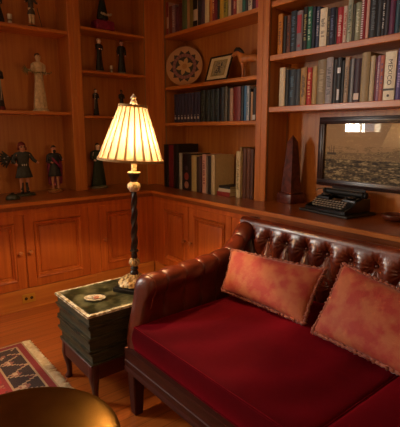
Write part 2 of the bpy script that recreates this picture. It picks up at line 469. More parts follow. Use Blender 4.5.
# arms: a rolled profile swept along the curve of the arm and up into the back
def arm(mirror):
    P = [(1.115,1.793,.742),(1.20,1.808,.744),(1.33,1.83,.744),(1.47,1.855,.744),(1.60,1.88,.745),(1.70,1.897,.747),(1.77,1.91,.755),(1.83,1.922,.776),(1.88,1.935,.808),(1.93,1.95,.845),(1.98,1.968,.874),(2.05,1.993,.890),(2.13,2.02,.892)]
    # resample
    Q = []
    for i in range(len(P)-1):
        n = 26
        for k in range(n):
            t = k/n; Q.append(tuple(P[i][j]*(1-t)+P[i+1][j]*t for j in range(3)))
    Q.append(P[-1])
    for _ in range(14): Q = [Q[0]] + [tuple((Q[i-1][j]+2*Q[i][j]+Q[i+1][j])/4 for j in range(3)) for i in range(1, len(Q)-1)] + [Q[-1]]
    s = 0; bm = B(); rings = []
    def prof(zt, s, scale=1):
        u = s/.142; pl = abs(math.sin(PI*u))**.38
        out = []
        pts = [(.050,.36),(.053,.42),(.055,.48),(.057,.54),(.060,.60),(.065,zt-.092),(.068,zt-.065),(.066,zt-.042),(.056,zt-.021),(.038,zt-.007),(.015,zt),(-.010,zt-.001),(-.034,zt-.009),(-.052,zt-.025),(-.060,zt-.048),(-.060,zt-.072),(-.053,zt-.092),(-.046,zt-.112)]
        zl = zt-.112
        pts += [(-.044, zl + (.36-zl)*k/10) for k in range(1, 11)]
        for i, (w, z) in enumerate(pts):
            a = .0
            if i >= 7: a = .021*(pl-1) if i < 18 else (.022*(pl-1))
            # inside tuft buttons half way down
            if i >= 17:
                dz = z - (zt-.19); du = (u - round(u))*.142
                a -= .012*math.exp(-((dz/.02)**2 + (du/.018)**2))
            sc_ = 1 + a/.08 if 7 <= i < 17 else 1
            if i >= 17: out.append((w - a*1.0*(1), z))
            else: out.append((w*sc_, zt-.06+(z-(zt-.06))*sc_ if i >= 7 else z))
        return out
    prev = None
    for i, q in enumerate(Q):
        t = (Vector(Q[min(i+1,len(Q)-1)]) - Vector(Q[max(i-1,0)])); t.z = 0; t.normalize()
        n = Vector((-t.y, t.x, 0))
        if prev is not None: s += (Vector(q)-prev).length
        prev = Vector(q)
        rings.append([(Vector((q[0], q[1], 0)) + n*w + Vector((0,0,z))) for w, z in prof(q[2], s+.045)])
    # domed front end
    f0 = rings[0]; cen = Vector((0,0,0))
    for v in f0: cen += v
    cen /= len(f0)
    front = []
    for off, k in ((.045,.62),(.040,.80),(.028,.92),(.012,.985)):
        front.append([Vector((v.x - off, cen.y + (v.y-cen.y)*k, (cen.z + (v.z-cen.z)*(k if v.z > cen.z else 1))*1)) for v in f0])
    rings = front + rings
    for r in rings:
        for v in r:
            k = max(0, min(1, (.66-v.z)/.22)) * max(0, min(1, (1.30-v.x)/.22))
            v.x -= .060*k
    if mirror: rings = [[Vector((v.x, YS1+YS0 - v.y, v.z)) for v in r] for r in rings]
    R_ = [[bm.verts.new(v) for v in r] for r in rings]
    for a, b_ in zip(R_, R_[1:]):
        for k in range(len(a)-1): bm.faces.new((a[k], a[k+1], b_[k+1], b_[k]))
        bm.faces.new((a[-1], a[0], b_[0], b_[-1]))
    bm.faces.new(R_[0]); bm.faces.new(R_[-1][::-1])
    o = part('arm', bm, leather, sofa, smooth=60)
    # stitched welt round the front end
    bm = B()
    tube(bm, [v + Vector((-.001,0,0)) + (v-cen if not mirror else Vector((0,0,0)))*.012 for v in rings[4][1:20]], .0035, 6)
    part('welt', bm, leather_edge, o, smooth=60)
arm(False); arm(True)

# seat deck and cushions
vb = velvet.node_tree.nodes['Principled BSDF']
vb.inputs['Sheen Weight'].default_value = 1.0; vb.inputs['Sheen Roughness'].default_value = .42; vb.inputs['Sheen Tint'].default_value = (.58,.008,.028,1)
part('seat_deck', BX(((1.02, YS0+.03, .33), (2.06, YS1-.03, .40)), bev=.01), leather, sofa)
def seat_cushion(y0, y1, x0=1.002, x1=1.985, z0=.375, z1=.515, crown=.035):
    bm = B(); nx, ny = 44, 44
    def S(i, n, a, b_):
        t = i/n; t = .5 - .5*math.cos(PI*t); return a + (b_-a)*t
    def puff(x, y):
        u = (x-x0)/(x1-x0)*2-1; v = (y-y0)/(y1-y0)*2-1
        e = (max(0,1-u**8)*max(0,1-v**8))**.35
        w = noise.noise(Vector((x*3, y*7, 2)))*.006 + .004*math.sin(x*9 + y*22 + 3*noise.noise(Vector((x*2,y*2,5))))
        return e, crown*(1-u*u)*(1-v*v)*.9 + w*e
    top = [[None]*(ny+1) for _ in range(nx+1)]; bot = [[None]*(ny+1) for _ in range(nx+1)]
    for i in range(nx+1):
        for j in range(ny+1):
            x, y = S(i, nx, x0, x1), S(j, ny, y0, y1); e, c = puff(x, y)
            edge = i in (0,nx) or j in (0,ny)
            top[i][j] = bm.verts.new((x, y, z1-.012+.012*e + c))
            bot[i][j] = bm.verts.new((x, y, z0+.012-.012*e))
    for i in range(nx):
        for j in range(ny):
            bm.faces.new((top[i][j], top[i+1][j], top[i+1][j+1], top[i][j+1]))
            bm.faces.new((bot[i][j], bot[i][j+1], bot[i+1][j+1], bot[i+1][j]))
    loop = [(i,0) for i in range(nx+1)] + [(nx,j) for j in range(1,ny+1)] + [(i,ny) for i in range(nx-1,-1,-1)] + [(0,j) for j in range(ny-1,0,-1)]
    n = len(loop); mids = []
    cx, cy = (x0+x1)/2, (y0+y1)/2
    for zf, o in ((.25,.007),(.5,.010),(.75,.007)):
        ring = []
        for i, j in loop:
            v = top[i][j].co; b2 = bot[i][j].co
            dx = (-1 if i == 0 else 1 if i == nx else 0)*o; dy = (-1 if j == 0 else 1 if j == ny else 0)*o
            ring.append(bm.verts.new((v.x+dx, v.y+dy, b2.z + (v.z-b2.z)*zf)))
        mids.append(ring)
    L_ = [[bot[i][j] for i,j in loop]] + mids + [[top[i][j] for i,j in loop]]
    for a, b_ in zip(L_, L_[1:]):
        for k in range(n): bm.faces.new((a[k], a[(k+1)%n], b_[(k+1)%n], b_[k]))
    edge_t = [top[i][j].co.copy() for i,j in loop]; edge_b = [bot[i][j].co.copy() for i,j in loop]
    o = part('seat_cushion', bm, velvet, sofa, smooth=50)
    bm = B()
    tube(bm, edge_t + edge_t[:1], .0045, 6); tube(bm, edge_b + edge_b[:1], .0045, 6)
    part('piping', bm, velvet, o, smooth=60)
seat_cushion(.722, 1.752); seat_cushion(YS0+.06, .712)

# ------------------------------------------------------------------ throw pillows
pillow_m = noisy('faded_red_gold_damask', '9c3022', 'a85a36', scale=15, rough=.75, sheen=.25, bump=.3, bscale=90, lo=.40, hi=.60, detail=6)
trim_m = noisy('ruched_trim', '7a3426', 'a05a40', scale=60, rough=.7, sheen=.2)
def pillow(label, BL, BR, TL, TR, thick, face):
    BL, BR, TL, TR = map(Vector, (BL, BR, TL, TR))
    base = (BL+BR)/2
    t = thing('throw_pillow', label, 'pillow', tuple(base), 0, 'damask throw pillows on the sofa')
    nrm = (BR-BL).cross(TL-BL).normalized()
    if nrm.x > 0: nrm = -nrm
    n = 36; F = {}; G = {}; bm = B()
    def P(u, v):
        # u,v in -1..1, edges drawn in between the ears
        pin = .045
        uu = u*(1 - pin*(1-v*v)) ; vv = v*(1 - pin*(1-u*u))
        a, b_ = (uu+1)/2, (vv+1)/2
        return (BL*(1-a)+BR*a)*(1-b_) + (TL*(1-a)+TR*a)*b_
    for i in range(n+1):
        for j in range(n+1):
            u = -math.cos(PI*i/n); v = -math.cos(PI*j/n)
            h = ((1-u*u)*(1-v*v))**.42
            p = P(u, v); w = noise.noise(p*9)*.10 + noise.noise(p*22)*.03
            F[i,j] = bm.verts.new(p + nrm*thick*(h + w*h))
            G[i,j] = F[i,j] if i in (0,n) or j in (0,n) else bm.verts.new(p - nrm*thick*.8*h)
    for i in range(n):
        for j in range(n):
            bm.faces.new((F[i,j],F[i+1,j],F[i+1,j+1],F[i,j+1]))
            try: bm.faces.new((G[i,j],G[i,j+1],G[i+1,j+1],G[i+1,j]))
            except ValueError: pass
    part('cushion_cover', bm, pillow_m, t, smooth=180)
    # ruched trim all round: small gathered bumps
    loop = [(i/60*2-1, -1) for i in range(61)] + [(1, i/50*2-1) for i in range(1,51)] + [(-(i/60*2-1), 1) for i in range(1,61)] + [(-1, -(i/50*2-1)) for i in range(1,51)]
    pts = []
    for k, (u, v) in enumerate(loop):
        p = P(u, v); out = (p - P(0,0)).normalized()
        pts.append(p + out*(.004 + .003*math.sin(k*1.9)) + nrm*.004*math.cos(k*1.9))
    bm = B(); tube(bm, pts, [.009 + .0035*math.sin(k*2.6) for k in range(len(pts))], 7)
    part('ruched_trim', bm, trim_m, t, smooth=180)
pillow('faded orange-red damask pillow leaning nearest to the left sofa arm', (1.575,1.735,.568), (1.59,1.180,.560), (1.685,1.775,.775), (1.79,1.215,.775), .060, 0)
pillow('larger faded red damask pillow to the right, beyond the dark gap between pillows', (1.535,1.085,.572), (1.51,.60,.560), (1.735,1.075,.850), (1.71,.60,.78), .065, 0)

# ------------------------------------------------------------------ book-stack side table
green = noisy('worn_green_leather', '1e2010', '423c20', scale=14, rough=.45, bump=.4, bscale=60, coat=.15, detail=6)
greentop = noisy('green_marbled_leather_top', '20260e', '8a8660', scale=16, rough=.35, bump=.2, bscale=40, coat=.3, detail=9, lo=.42, hi=.80)
gilt = noisy('rubbed_cream_gilt_border', 'a88c58', 'f4ecd0', scale=34, rough=.45, lo=.42, hi=.58)
olive = noisy('dark_olive_page_block', '2c2814', '4c4424', scale=1, stretch=(20,20,260), rough=.6, detail=3)
TX0, TX1, TY0, TY1, TZ = .85, 1.325, 1.955, 2.40, .53
st = thing('side_table', 'side table made like four stacked green leather books beside the sofa arm', 'table', ((TX0+TX1)/2, (TY0+TY1)/2, 0))
levels = [(.53,.462),(.460,.390),(.388,.318),(.316,.246)]
for i, (zt, zb) in enumerate(levels):
    dx = (0, .006, .002, .010)[i]; dy = (0, .004, .010, .003)[i]
    x0, x1, y0, y1 = TX0+dx, TX1-.004, TY0+dy, TY1-.003*i
    bm = B()
    box(bm, (x0, y0, zt-.013), (x1, y1, zt), .004, 2); box(bm, (x0, y0, zb), (x1, y1, zb+.013), .004, 2)
    # rounded spine along the sofa side and raised bands
    box(bm, (x1-.012, y0, zb+.010), (x1, y1, zt-.010), .004)
    v = part('book_tier', bm, green, st)
    bm = B()
    n = 10
    A = [(x0+.012, .5)]
    box(bm, (x0+.012, y0+.010, zb+.012), (x1-.008, y1-.010, zt-.012), 0)
    part('page_block', bm, olive, v)
    bm = B()
    if i == 0:
        for a, b_ in (((x0-.001, y0+.0, zt-.011),(x0+.0, y1, zt-.003)), ((x0, y0-.001, zt-.011),(x1, y0, zt-.003))): box(bm, a, b_)
        w_ = .021
        box(bm, (x0+.001, y0+.001, zt-.0005), (x0+w_, y1-.001, zt+.0008)); box(bm, (x1-w_, y0+.001, zt-.0005), (x1-.001, y1-.001, zt+.0008))
        box(bm, (x0+w_, y0+.001, zt-.0005), (x1-w_, y0+w_*1.1, zt+.0008)); box(bm, (x0+w_, y1-w_, zt-.0005), (x1-w_, y1-.001, zt+.0008))
        part('gilt_border', bm, gilt, v)
    else: bm.free()
part('leather_top', BX(((TX0+.023, TY0+.025, TZ-.001), (TX1-.023, TY1-.023, TZ+.0012)), bev=0), greentop, st)
standw = wood('red_stained_stand_wood', 'x', '3a1008', '541a0c', rough=.4, coat=.2)
part('stand_frame', BX(((TX0+.018,TY0+.02,.150),(TX1-.02,TY0+.04,.245)), ((TX0+.018,TY1-.04,.150),(TX1-.02,TY1-.02,.245)), ((TX0+.018,TY0+.04,.150),(TX0+.038,TY1-.04,.245)), ((TX1-.04,TY0+.04,.150),(TX1-.02,TY1-.04,.245)),
     ((TX0+.012,TY0+.012,.235),(TX1-.014,TY1-.014,.2455)), bev=.003), standw, st)
for sx, sy in ((0,0),(1,0),(0,1),(1,1)):
    x = TX0+.043 if sx == 0 else TX1-.045; y = TY0+.045 if sy == 0 else TY1-.045
    ox, oy = (-1 if sx == 0 else 1), (-1 if sy == 0 else 1)
    bm = B()
    prof = [(.240,.027,0),(.200,.028,.002),(.165,.027,.006),(.120,.021,.005),(.075,.016,.000),(.035,.014,-.002),(.016,.017,.002),(.008,.021,.005),(0,.020,.005)]
    rg = []
    for z, r, o in prof:
        cx_, cy_ = x+ox*o, y+oy*o
        rg.append([bm.verts.new((cx_+r*(abs(math.cos(a))**.6)*(1 if math.cos(a)>0 else -1), cy_+r*(abs(math.sin(a))**.6)*(1 if math.sin(a)>0 else -1), z)) for a in [2*PI*k/16+PI/16 for k in range(16)]])
    for a, b_ in zip(rg, rg[1:]):
        for k in range(16): bm.faces.new((a[k], a[(k+1)%16], b_[(k+1)%16], b_[k]))
    bm.faces.new(rg[0]); bm.faces.new(rg[-1][::-1])
    part('leg', bm, standw, st, smooth=50)

# trinket dish
td = thing('trinket_dish', 'small oval painted trinket dish lying on the green leather table top', 'dish', (.985, 2.15, TZ+.0012))
porc = noisy('painted_porcelain', 'c8b494', 'e4d8c0', scale=60, rough=.3, coat=.4)
bm = B(); lathe(bm, [(.0,0),(.040,0),(.050,.004),(.056,.012),(.053,.013),(.046,.007),(.0,.005)], 28, c=(.985,2.15,TZ+.0014), cap=False)
for v in bm.verts:
    d = Vector((v.co.x-.985, v.co.y-2.15)); q = d.x*.78 + d.y*-.63; r_ = d.x*.63 + d.y*.78
    v.co.x = .985 + q*.78*1.08 + r_*.63*.8; v.co.y = 2.15 - q*.63*1.08 + r_*.78*.8
part('dish', bm, porc, td, smooth=60)
for k, (dx, dy, r, c) in enumerate(((-.018,.014,.016,'e0d4bc'),(.006,-.004,.018,'c07a5c'),(.026,-.020,.013,'d8c4a0'),(-.004,.016,.011,'f0e8d8'),(.016,.006,.010,'6a7a8a'))):
    bm = B(); ball(bm, (.985+dx, 2.15+dy, TZ+.011), r, 12, (1,1,.5))
    part('painted_relief', bm, noisy('relief_'+c, c, c, rough=.35, coat=.3), td, smooth=180)

# ------------------------------------------------------------------ lamp
LX, LY, LZ = 1.243, 2.155, TZ+.0012
lamp = thing('table_lamp', 'lit table lamp with pleated cream shade and dark twisted column on the book-stack table', 'lamp', (LX, LY, LZ))
Fh = Vector((math.sin(math.radians(39)), math.cos(math.radians(39)), 0)); Rh = Vector((math.cos(math.radians(39)), -math.sin(math.radians(39)), 0))
tilt = Matrix.Translation((LX,LY,LZ)) @ Matrix.Rotation(math.radians(1.4), 4, Fh) @ Matrix.Translation((-LX,-LY,-LZ))
ebony = noisy('ebonised_lamp_column', '0c0806', '1c120c', scale=30, rough=.28, coat=.4)
goldleaf = noisy('antique_gold_leaf', '94682c', 'f0d090', scale=60, rough=.42, metal=.1, lo=.40, hi=.55, bump=.5, bscale=120)
cream_m = noisy('aged_cream_gesso', 'b89c74', 'e8d8b8', scale=70, rough=.5)
def lpart(name, bm, m, smooth=50, parent=None):
    bmesh.ops.transform(bm, matrix=tilt, verts=bm.verts)
    return part(name, bm, m, parent or lamp, smooth=smooth)
bm = B(); R45 = Matrix.Translation((LX,LY,0)) @ Matrix.Rotation(math.radians(28), 4, 'Z') @ Matrix.Translation((-LX,-LY,0))
box(bm, (LX-.092,LY-.092,LZ), (LX+.092,LY+.092,LZ+.024), .003); box(bm, (LX-.084,LY-.084,LZ+.024), (LX+.084,LY+.084,LZ+.030), .002)
bmesh.ops.transform(bm, matrix=R45, verts=bm.verts); part('plinth', bm, ebony, lamp)
def foliate(a, r, z, i): k = 1 + .10*math.sin(8*a + i*1.3)*(1 if r > .02 else 0); return r*k, z + .003*math.sin(11*a + i)
bm = B(); lathe(bm, [(.084,.030),(.090,.036),(.086,.050),(.076,.062),(.062,.074),(.048,.083),(.034,.090),(.022,.096)], 64, c=(LX,LY,LZ), mod=foliate); lpart('gilded_base', bm, goldleaf, 60)
bm = B(); lathe(bm, [(.020,.078),(.024,.084),(.026,.098),(.022,.112),(.017,.118),(.022,.124),(.025,.130),(.018,.138),(.014,.145)], 28, c=(LX,LY,LZ)); lpart('lower_collar', bm, ebony)
bm = B(); lathe(bm, [(.014,.142),(.024,.150),(.031,.162),(.030,.176),(.022,.186),(.014,.192)], 48, c=(LX,LY,LZ), mod=foliate); lpart('gilded_knop', bm, goldleaf, 60)
bm = B(); lathe(bm, [(.014,.190),(.019,.198),(.017,.215),(.014,.226),(.024,.232),(.026,.238),(.022,.243),(.014,.248)], 28, c=(LX,LY,LZ)); lpart('middle_collar', bm, ebony)
def twist(a, r, z, i): return r*(1 + .16*math.sin(3*a - z*75)), z
bm = B(); lathe(bm, [(.0185-.002*k/70, .246+.340*k/70) for k in range(71)], 30, c=(LX,LY,LZ), mod=twist); lpart('twisted_column', bm, ebony, 80)
bm = B(); lathe(bm, [(.015,.586),(.022,.590),(.034,.604),(.037,.618),(.034,.632),(.022,.640),(.016,.644)], 48, c=(LX,LY,LZ), mod=lambda a,r,z,i: (r*(1+.06*math.sin(9*a+i)), z)); lpart('cream_knop', bm, cream_m, 60)
bm = B(); lathe(bm, [(.016,.642),(.020,.648),(.024,.664),(.033,.680),(.034,.690),(.026,.694)], 28, c=(LX,LY,LZ)); lpart('cup', bm, ebony)
bm = B(); lathe(bm, [(.010,.692),(.035,.693),(.037,.697),(.034,.700),(.010,.700)], 28, c=(LX,LY,LZ)); lpart('drip_pan', bm, cream_m)
bm = B(); lathe(bm, [(.0155,.699),(.0155,.785),(.012,.788)], 20, c=(LX,LY,LZ)); lpart('candle_sleeve', bm, cream_m)
bm = B()
for s in (-1, 1):
    tube(bm, [Vector((LX,LY,LZ)) + Rh*s*x + Vector((0,0,z)) for x, z in ((.012,.785),(.045,.82),(.058,.88),(.05,.96),(.025,1.02),(.002,1.045))], .0018, 6)
lathe(bm, [(.004,1.04),(.004,1.075)], 8, c=(LX,LY,LZ)); lpart('harp', bm, goldleaf)
bulbm, nt, b_, out = base_mat('glowing_bulb'); b_.inputs['Emission Color'].default_value = (1,.72,.38,1); b_.inputs['Emission Strength'].default_value = 8; b_.inputs['Base Color'].default_value = (1,.9,.8,1)
bm = B(); lathe(bm, [(.012,.786),(.014,.80),(.026,.825),(.030,.845),(.026,.866),(.014,.878),(.002,.881)], 20, c=(LX,LY,LZ)); lpart('bulb', bm, bulbm, 80)
S0z, S1z, SR0, SR1 = .768, 1.062, .183, .077
stem_tilt = tilt
PV = (LX, LY, LZ+1.05)
tilt = stem_tilt @ Matrix.Translation(PV) @ Matrix.Rotation(math.radians(2.6), 4, Fh) @ Matrix.Translation((-PV[0], -PV[1], -PV[2])) @ Matrix.Translation(-Rh*.006)
# pleated shade
shm, nt, b_, out = base_mat('pleated_cream_silk'); nt.nodes.remove(b_)
d1 = N(nt, 'ShaderNodeBsdfDiffuse', Color=lin('e8d8b0')); t1 = N(nt, 'ShaderNodeBsdfTranslucent', Color=(.090,.076,.054,1)); tp = N(nt, 'ShaderNodeBsdfTransparent', Color=(1,.80,.50,1))
m1 = N(nt, 'ShaderNodeMixShader'); m1.inputs[0].default_value = .5; m2 = N(nt, 'ShaderNodeMixShader'); m2.inputs[0].default_value = .17
nt.links.new(d1.outputs[0], m1.inputs[1]); nt.links.new(t1.outputs[0], m1.inputs[2]); nt.links.new(m1.outputs[0], m2.inputs[1]); nt.links.new(tp.outputs[0], m2.inputs[2]); nt.links.new(m2.outputs[0], out.inputs[0])
NP = 22
bm = B(); rows_ = []
for j in range(2):
    z = S0z if j == 0 else S1z; r = SR0 if j == 0 else SR1; ring = []
    for k in range(NP):
        a0 = 2*PI*k/NP; da = 2*PI/NP
        # box pleat: outer panel, then a tuck behind it (doubled cloth)
        for f, q in ((0,0),(.74,0),(.72,-.018),(1.0,-.024)):
            rr = r*(1+q); ring.append(bm.verts.new((LX+rr*math.cos(a0+f*da+.06), LY+rr*math.sin(a0+f*da+.06), LZ+z)))
    rows_.append(ring)
n = len(rows_[0])
for k in range(n): bm.faces.new((rows_[0][k], rows_[0][(k+1)%n], rows_[1][(k+1)%n], rows_[1][k]))
tuckm, nt, b_, out = base_mat('doubled_silk_tuck'); nt.nodes.remove(b_)
d1 = N(nt, 'ShaderNodeBsdfDiffuse', Color=lin('c8a878')); t1 = N(nt, 'ShaderNodeBsdfTranslucent', Color=(.022,.013,.006,1)); m1 = N(nt, 'ShaderNodeMixShader'); m1.inputs[0].default_value = .5
nt.links.new(d1.outputs[0], m1.inputs[1]); nt.links.new(t1.outputs[0], m1.inputs[2]); nt.links.new(m1.outputs[0], out.inputs[0])
shade = lpart('lamp_shade', bm, shm, 10)
shade.data.materials.append(tuckm)
for i_, p_ in enumerate(shade.data.polygons):
    if i_ % 4 in (1, 2, 3): p_.material_index = 1
trimm = noisy('shade_trim_braid', '9a7a4c', 'b8965e', scale=90, rough=.8)
for z, r in ((S0z, SR0), (S1z, SR1)):
    bm = B(); lathe(bm, [(r+.001,z-.008),(r+.004,z-.006),(r+.003,z+.007),(r-.003,z+.008),(r-.004,z-.007)], 64, c=(LX,LY,LZ), cap=False)
    # close the ring
    lpart('trim_band', bm, trimm, 50, shade)
tilt = stem_tilt
finm = noisy('alabaster_finial', 'd8c8ac', 'f0e6d0', scale=40, rough=.3, coat=.4)
bm = B(); lathe(bm, [(.006,1.066),(.017,1.068),(.020,1.074),(.019,1.086),(.015,1.094),(.011,1.098),(.017,1.103),(.018,1.110),(.011,1.116),(.006,1.122),(.0045,1.128)], 20, c=(LX,LY,LZ)); lpart('finial', bm, finm, 60)
ld = bpy.data.lights.new('lamp_bulb_light', 'POINT'); ld.energy = LAMP_W; ld.color = (1, .68, .37); ld.shadow_soft_size = .03
lo_ = bpy.data.objects.new('lamp_bulb_light', ld); lo_.parent = lamp; lo_.location = Vector((stem_tilt @ Vector((LX,LY,LZ+.865)))) - Vector((LX,LY,LZ)); C.objects.link(lo_)

# ------------------------------------------------------------------ brass tray table (foreground)
TTX, TTY, TTZ, TTR = .33, 1.385, .415, .345
tt = thing('tray_table', 'round brass-topped low table in the near left foreground', 'table', (TTX, TTY, 0))
brass = noisy('brushed_brass_tray', '7a5624', '906a2e', scale=6, rough=.24, metal=1, bump=.08, bscale=30)
bm = B(); lathe(bm, [(.0,TTZ-.016),(TTR-.03,TTZ-.016),(TTR-.004,TTZ-.010),(TTR,TTZ-.002),(TTR-.003,TTZ+.002),(TTR-.008,TTZ+.001),(TTR-.014,TTZ+.000)]+[((TTR-.014)*(1-k/12), TTZ+.000+.009*(1-(1-k/12)**2)) for k in range(1,13)], 96, c=(TTX,TTY,0), cap=False)
part('tray_top', bm, brass, tt, smooth=40)
bm = B(); lathe(bm, [(.10,TTZ-.017),(.10,TTZ-.035),(.04,TTZ-.06),(.028,.30),(.045,.22),(.055,.17),(.035,.12),(.045,.085),(.06,.07)], 32, c=(TTX,TTY,0)); part('pedestal', bm, darkwood, tt, smooth=50)
for k in range(3):
    a = 2*PI*k/3 + .5; d = Vector((math.cos(a), math.sin(a), 0))
    bm = B(); tube(bm, [Vector((TTX,TTY,.10)) + d*.02, Vector((TTX,TTY,.10)) + d*.09, Vector((TTX,TTY,.06)) + d*.16, Vector((TTX,TTY,.0285)) + d*.23], [.022,.021,.019,.018], 12)
    part('foot', bm, darkwood, tt, smooth=60)

# ------------------------------------------------------------------ rug
RX0, RX1, RY0, RY1 = -1.35, .80, 1.30, 2.965
rug = thing('rug', 'red oriental rug with dark zigzag border and cream fringe on the wood floor', 'rug', ((RX0+RX1)/2, (RY0+RY1)/2, 0))
bm = B(); st_ = .0125; nx = int((RX1-RX0)/st_); ny = int((RY1-RY0)/st_)
g = [[bm.verts.new((RX0+(RX1-RX0)*i/nx, RY0+(RY1-RY0)*j/ny, .008+.0008*math.sin(i*2.1)*math.sin(j*1.7))) for j in range(ny+1)] for i in range(nx+1)]
for i in range(nx):
    for j in range(ny): bm.faces.new((g[i][j], g[i+1][j], g[i+1][j+1], g[i][j+1]))
bedge = [g[i][0] for i in range(nx+1)] + [g[nx][j] for j in range(1,ny+1)] + [g[i][ny] for i in range(nx-1,-1,-1)] + [g[0][j] for j in range(ny-1,0,-1)]
lowv = [bm.verts.new((v.co.x, v.co.y, .0005)) for v in bedge]
for k in range(len(bedge)): bm.faces.new((bedge[k], bedge[(k+1)%len(bedge)], lowv[(k+1)%len(bedge)], lowv[k]))
pile = part('pile', bm, paint_mat('wool_pile', .9, bump=.6, sheen=.15), rug)
RC_ = Vector(rug.location)
def rugcol(c):
    x, y = c.x+RC_.x, c.y+RC_.y
    ex, ey = RX1-x, RY1-y; d = min(ex, ey, x-RX0, y-RY0)
    s = y if ex == d or x-RX0 == d else x
    if d < .014: return 'b89a70'
    if d < .050: return '8c1c14'
    if d < .062: return 'b89a70'
    if d < .21:
        # dark band with pale zigzag vines and rosettes
        p = (s % .16)/.16; zz = .062 + .148*(abs(p-.5)*2)
        if abs(d-zz) < .011: return 'c09a70'
        q = (s+.08) % .16 - .08
        if math.hypot(q, (d-.16)) < .030: return 'a06048' if math.hypot(q, d-.16) > .014 else 'd0b088'
        if math.hypot((s % .16)-.08, (d-.095)) < .022: return '5c2018'
        return '3a2012'
    if d < .222: return 'c09a70'
    if d < .245: return '94221a'
    if d < .253: return '2a1a12'
    n1 = noise.noise(Vector((x*9, y*9, 0))); n2 = noise.noise(Vector((x*26, y*26, 4)))
    u, v = (x*6.2) % 1 - .5, (y*6.2) % 1 - .5
    rr = abs(u)+abs(v)
    if rr < .12: return 'c8986a'
    if rr < .20: return '8a2a1e'
    if .34 < rr < .40: return 'a8603c'
    if n2 > .32: return 'b07a54'
    if n2 < -.38: return '2e1812'
    return 'a82218' if n1 > -.1 else '8a1610'
dye(pile, rugcol)
bm = B()
for side, xx in ((1, RX1), (-1, RX0)):
    y = RY0+.004
    while y < RY1:
        ln = .050 + .010*random.random(); dy = random.uniform(-.012,.012)
        tube(bm, [(xx-.002*side, y, .007), (xx+side*ln*.4, y+dy*.4, .008), (xx+side*ln*.8, y+dy, .005), (xx+side*ln, y+dy*1.3, .0035)], [.0038,.0046,.0042,.0028], 5)
        y += .0078
o = part('fringe', bm, noisy('cream_wool_fringe', 'e8d0a0', 'fff0d0', scale=40, rough=.9), rug, smooth=60); o['kind'] = 'stuff'
# ------------------------------------------------------------------ books
def book(X, y0, y1, z, h, col, letter, label, group, depth=None, extra=None, style=0):
    """upright book, spine towards -x at x=X, thickness y1..y0"""
    y0, y1 = y0-.0008, y1+.0008; z += .0007
    th = y0-y1; yc = (y0+y1)/2
    depth = depth or min(.25 if h > .34 else .205, max(.13, h*.68))
    if X + depth > 2.825: depth = 2.825 - X
    t = thing('book', label, 'book', (X, yc, z), 0, group)
    m = book_cloth(col)
    bd = min(.003, th*.18); bm = B()
    box(bm, (X+.003, y1, z), (X+depth, y1+bd, z+h), .0008); box(bm, (X+.003, y0-bd, z), (X+depth, y0, z+h), .0008)
    # spine: rounded strip
    n = 6; rnd = min(.006, th*.16) if style != 1 else .0008
    v = []
    for zz in (z, z+h):
        fr = [bm.verts.new((X+.004 - rnd*math.cos((k/n-.5)*PI)**.7*1.0 if 0 < k < n else X+.004, y1+th*k/n, zz)) for k in range(n+1)]
        bk = [bm.verts.new((X+.0075, y1+th*k/n, zz)) for k in range(n, -1, -1)]
        v.append(fr+bk)
    m_ = len(v[0])
    for k in range(m_): bm.faces.new((v[0][k], v[0][(k+1)%m_], v[1][(k+1)%m_], v[1][k]))
    bm.faces.new(v[0]); bm.faces.new(v[1][::-1])
    part('cover', bm, m, t, smooth=35)
    bm = B(); box(bm, (X+.007, y1+bd, z+.003), (X+depth-.004, y0-bd, z+h-.004)); part('page_block', bm, pages, t)
    xs = X+.004-rnd-.0006
    if letter:
        lm = plain('spine_print_'+letter, letter, .5)
        bm = B(); rng = random.Random(int(yc*9999)); w = th*.42
        if extra == 'mexico': pass
        elif extra == 'set':
            box(bm, (xs, yc-th*.25, z+.030), (xs+.002, yc+th*.2, z+.052)); box(bm, (xs, yc-th*.15, z+.062), (xs+.002, yc+th*.15, z+.068))
        elif extra == 'spiral':
            q = z+.01
            while q < z+h-.01: box(bm, (xs-.001, yc+th*.05, q), (xs+.002, yc+th*.42, q+.007)); q += .0135
        elif extra == 'foot': box(bm, (xs, y1+th*.12, z+.015), (xs+.002, y0-th*.12, z+.055))
        elif extra == 'label': box(bm, (xs, y1+th*.18, z+h*.45), (xs+.002, y0-th*.12, z+h*.9)); box(bm, (xs, yc-th*.2, z+h*.1), (xs+.002, yc+th*.2, z+h*.16))
        elif extra == 'patch': box(bm, (xs, y1+th*.02, z+h*.02), (xs+.002, y0-th*.02, z+h*.2)); box(bm, (xs, y1+th*.02, z+h*.55), (xs+.002, y0-th*.02, z+h))
        elif extra == 'head': box(bm, (xs, y1+th*.1, z+h*.66), (xs+.002, y0-th*.1, z+h*.78)); box(bm, (xs, y1+th*.25, z+.02), (xs+.002, y0-th*.25, z+.09))
        elif extra == 'base': box(bm, (xs, y1+th*.02, z+.006), (xs+.002, y0-th*.02, z+.045))
        else:
            q = z+h*(.16+.1*rng.random()); top = z+h*(.78+.12*rng.random())
            while q < top:
                l = rng.uniform(.004, .012); off = rng.uniform(-.1,.1)*th
                if rng.random() < .82: box(bm, (xs, yc-w/2+off, q), (xs+.002, yc+w/2+off*rng.random(), min(q+l*.6, top)))
                q += l
        if extra in ('set', 'label', 'patch', 'head'):
            vs_ = list(bm.verts)
            for k in range(0, len(vs_), 8):
                co = [v.co for v in vs_[k:k+8]]
                b2 = B(); box(b2, [min(c[i] for c in co) for i in range(3)], [max(c[i] for c in co) for i in range(3)]); part('spine_print', b2, lm, t)
            bm.free()
        elif extra != 'mexico': part('spine_print', bm, lm, t)
    return t, xs, yc, th

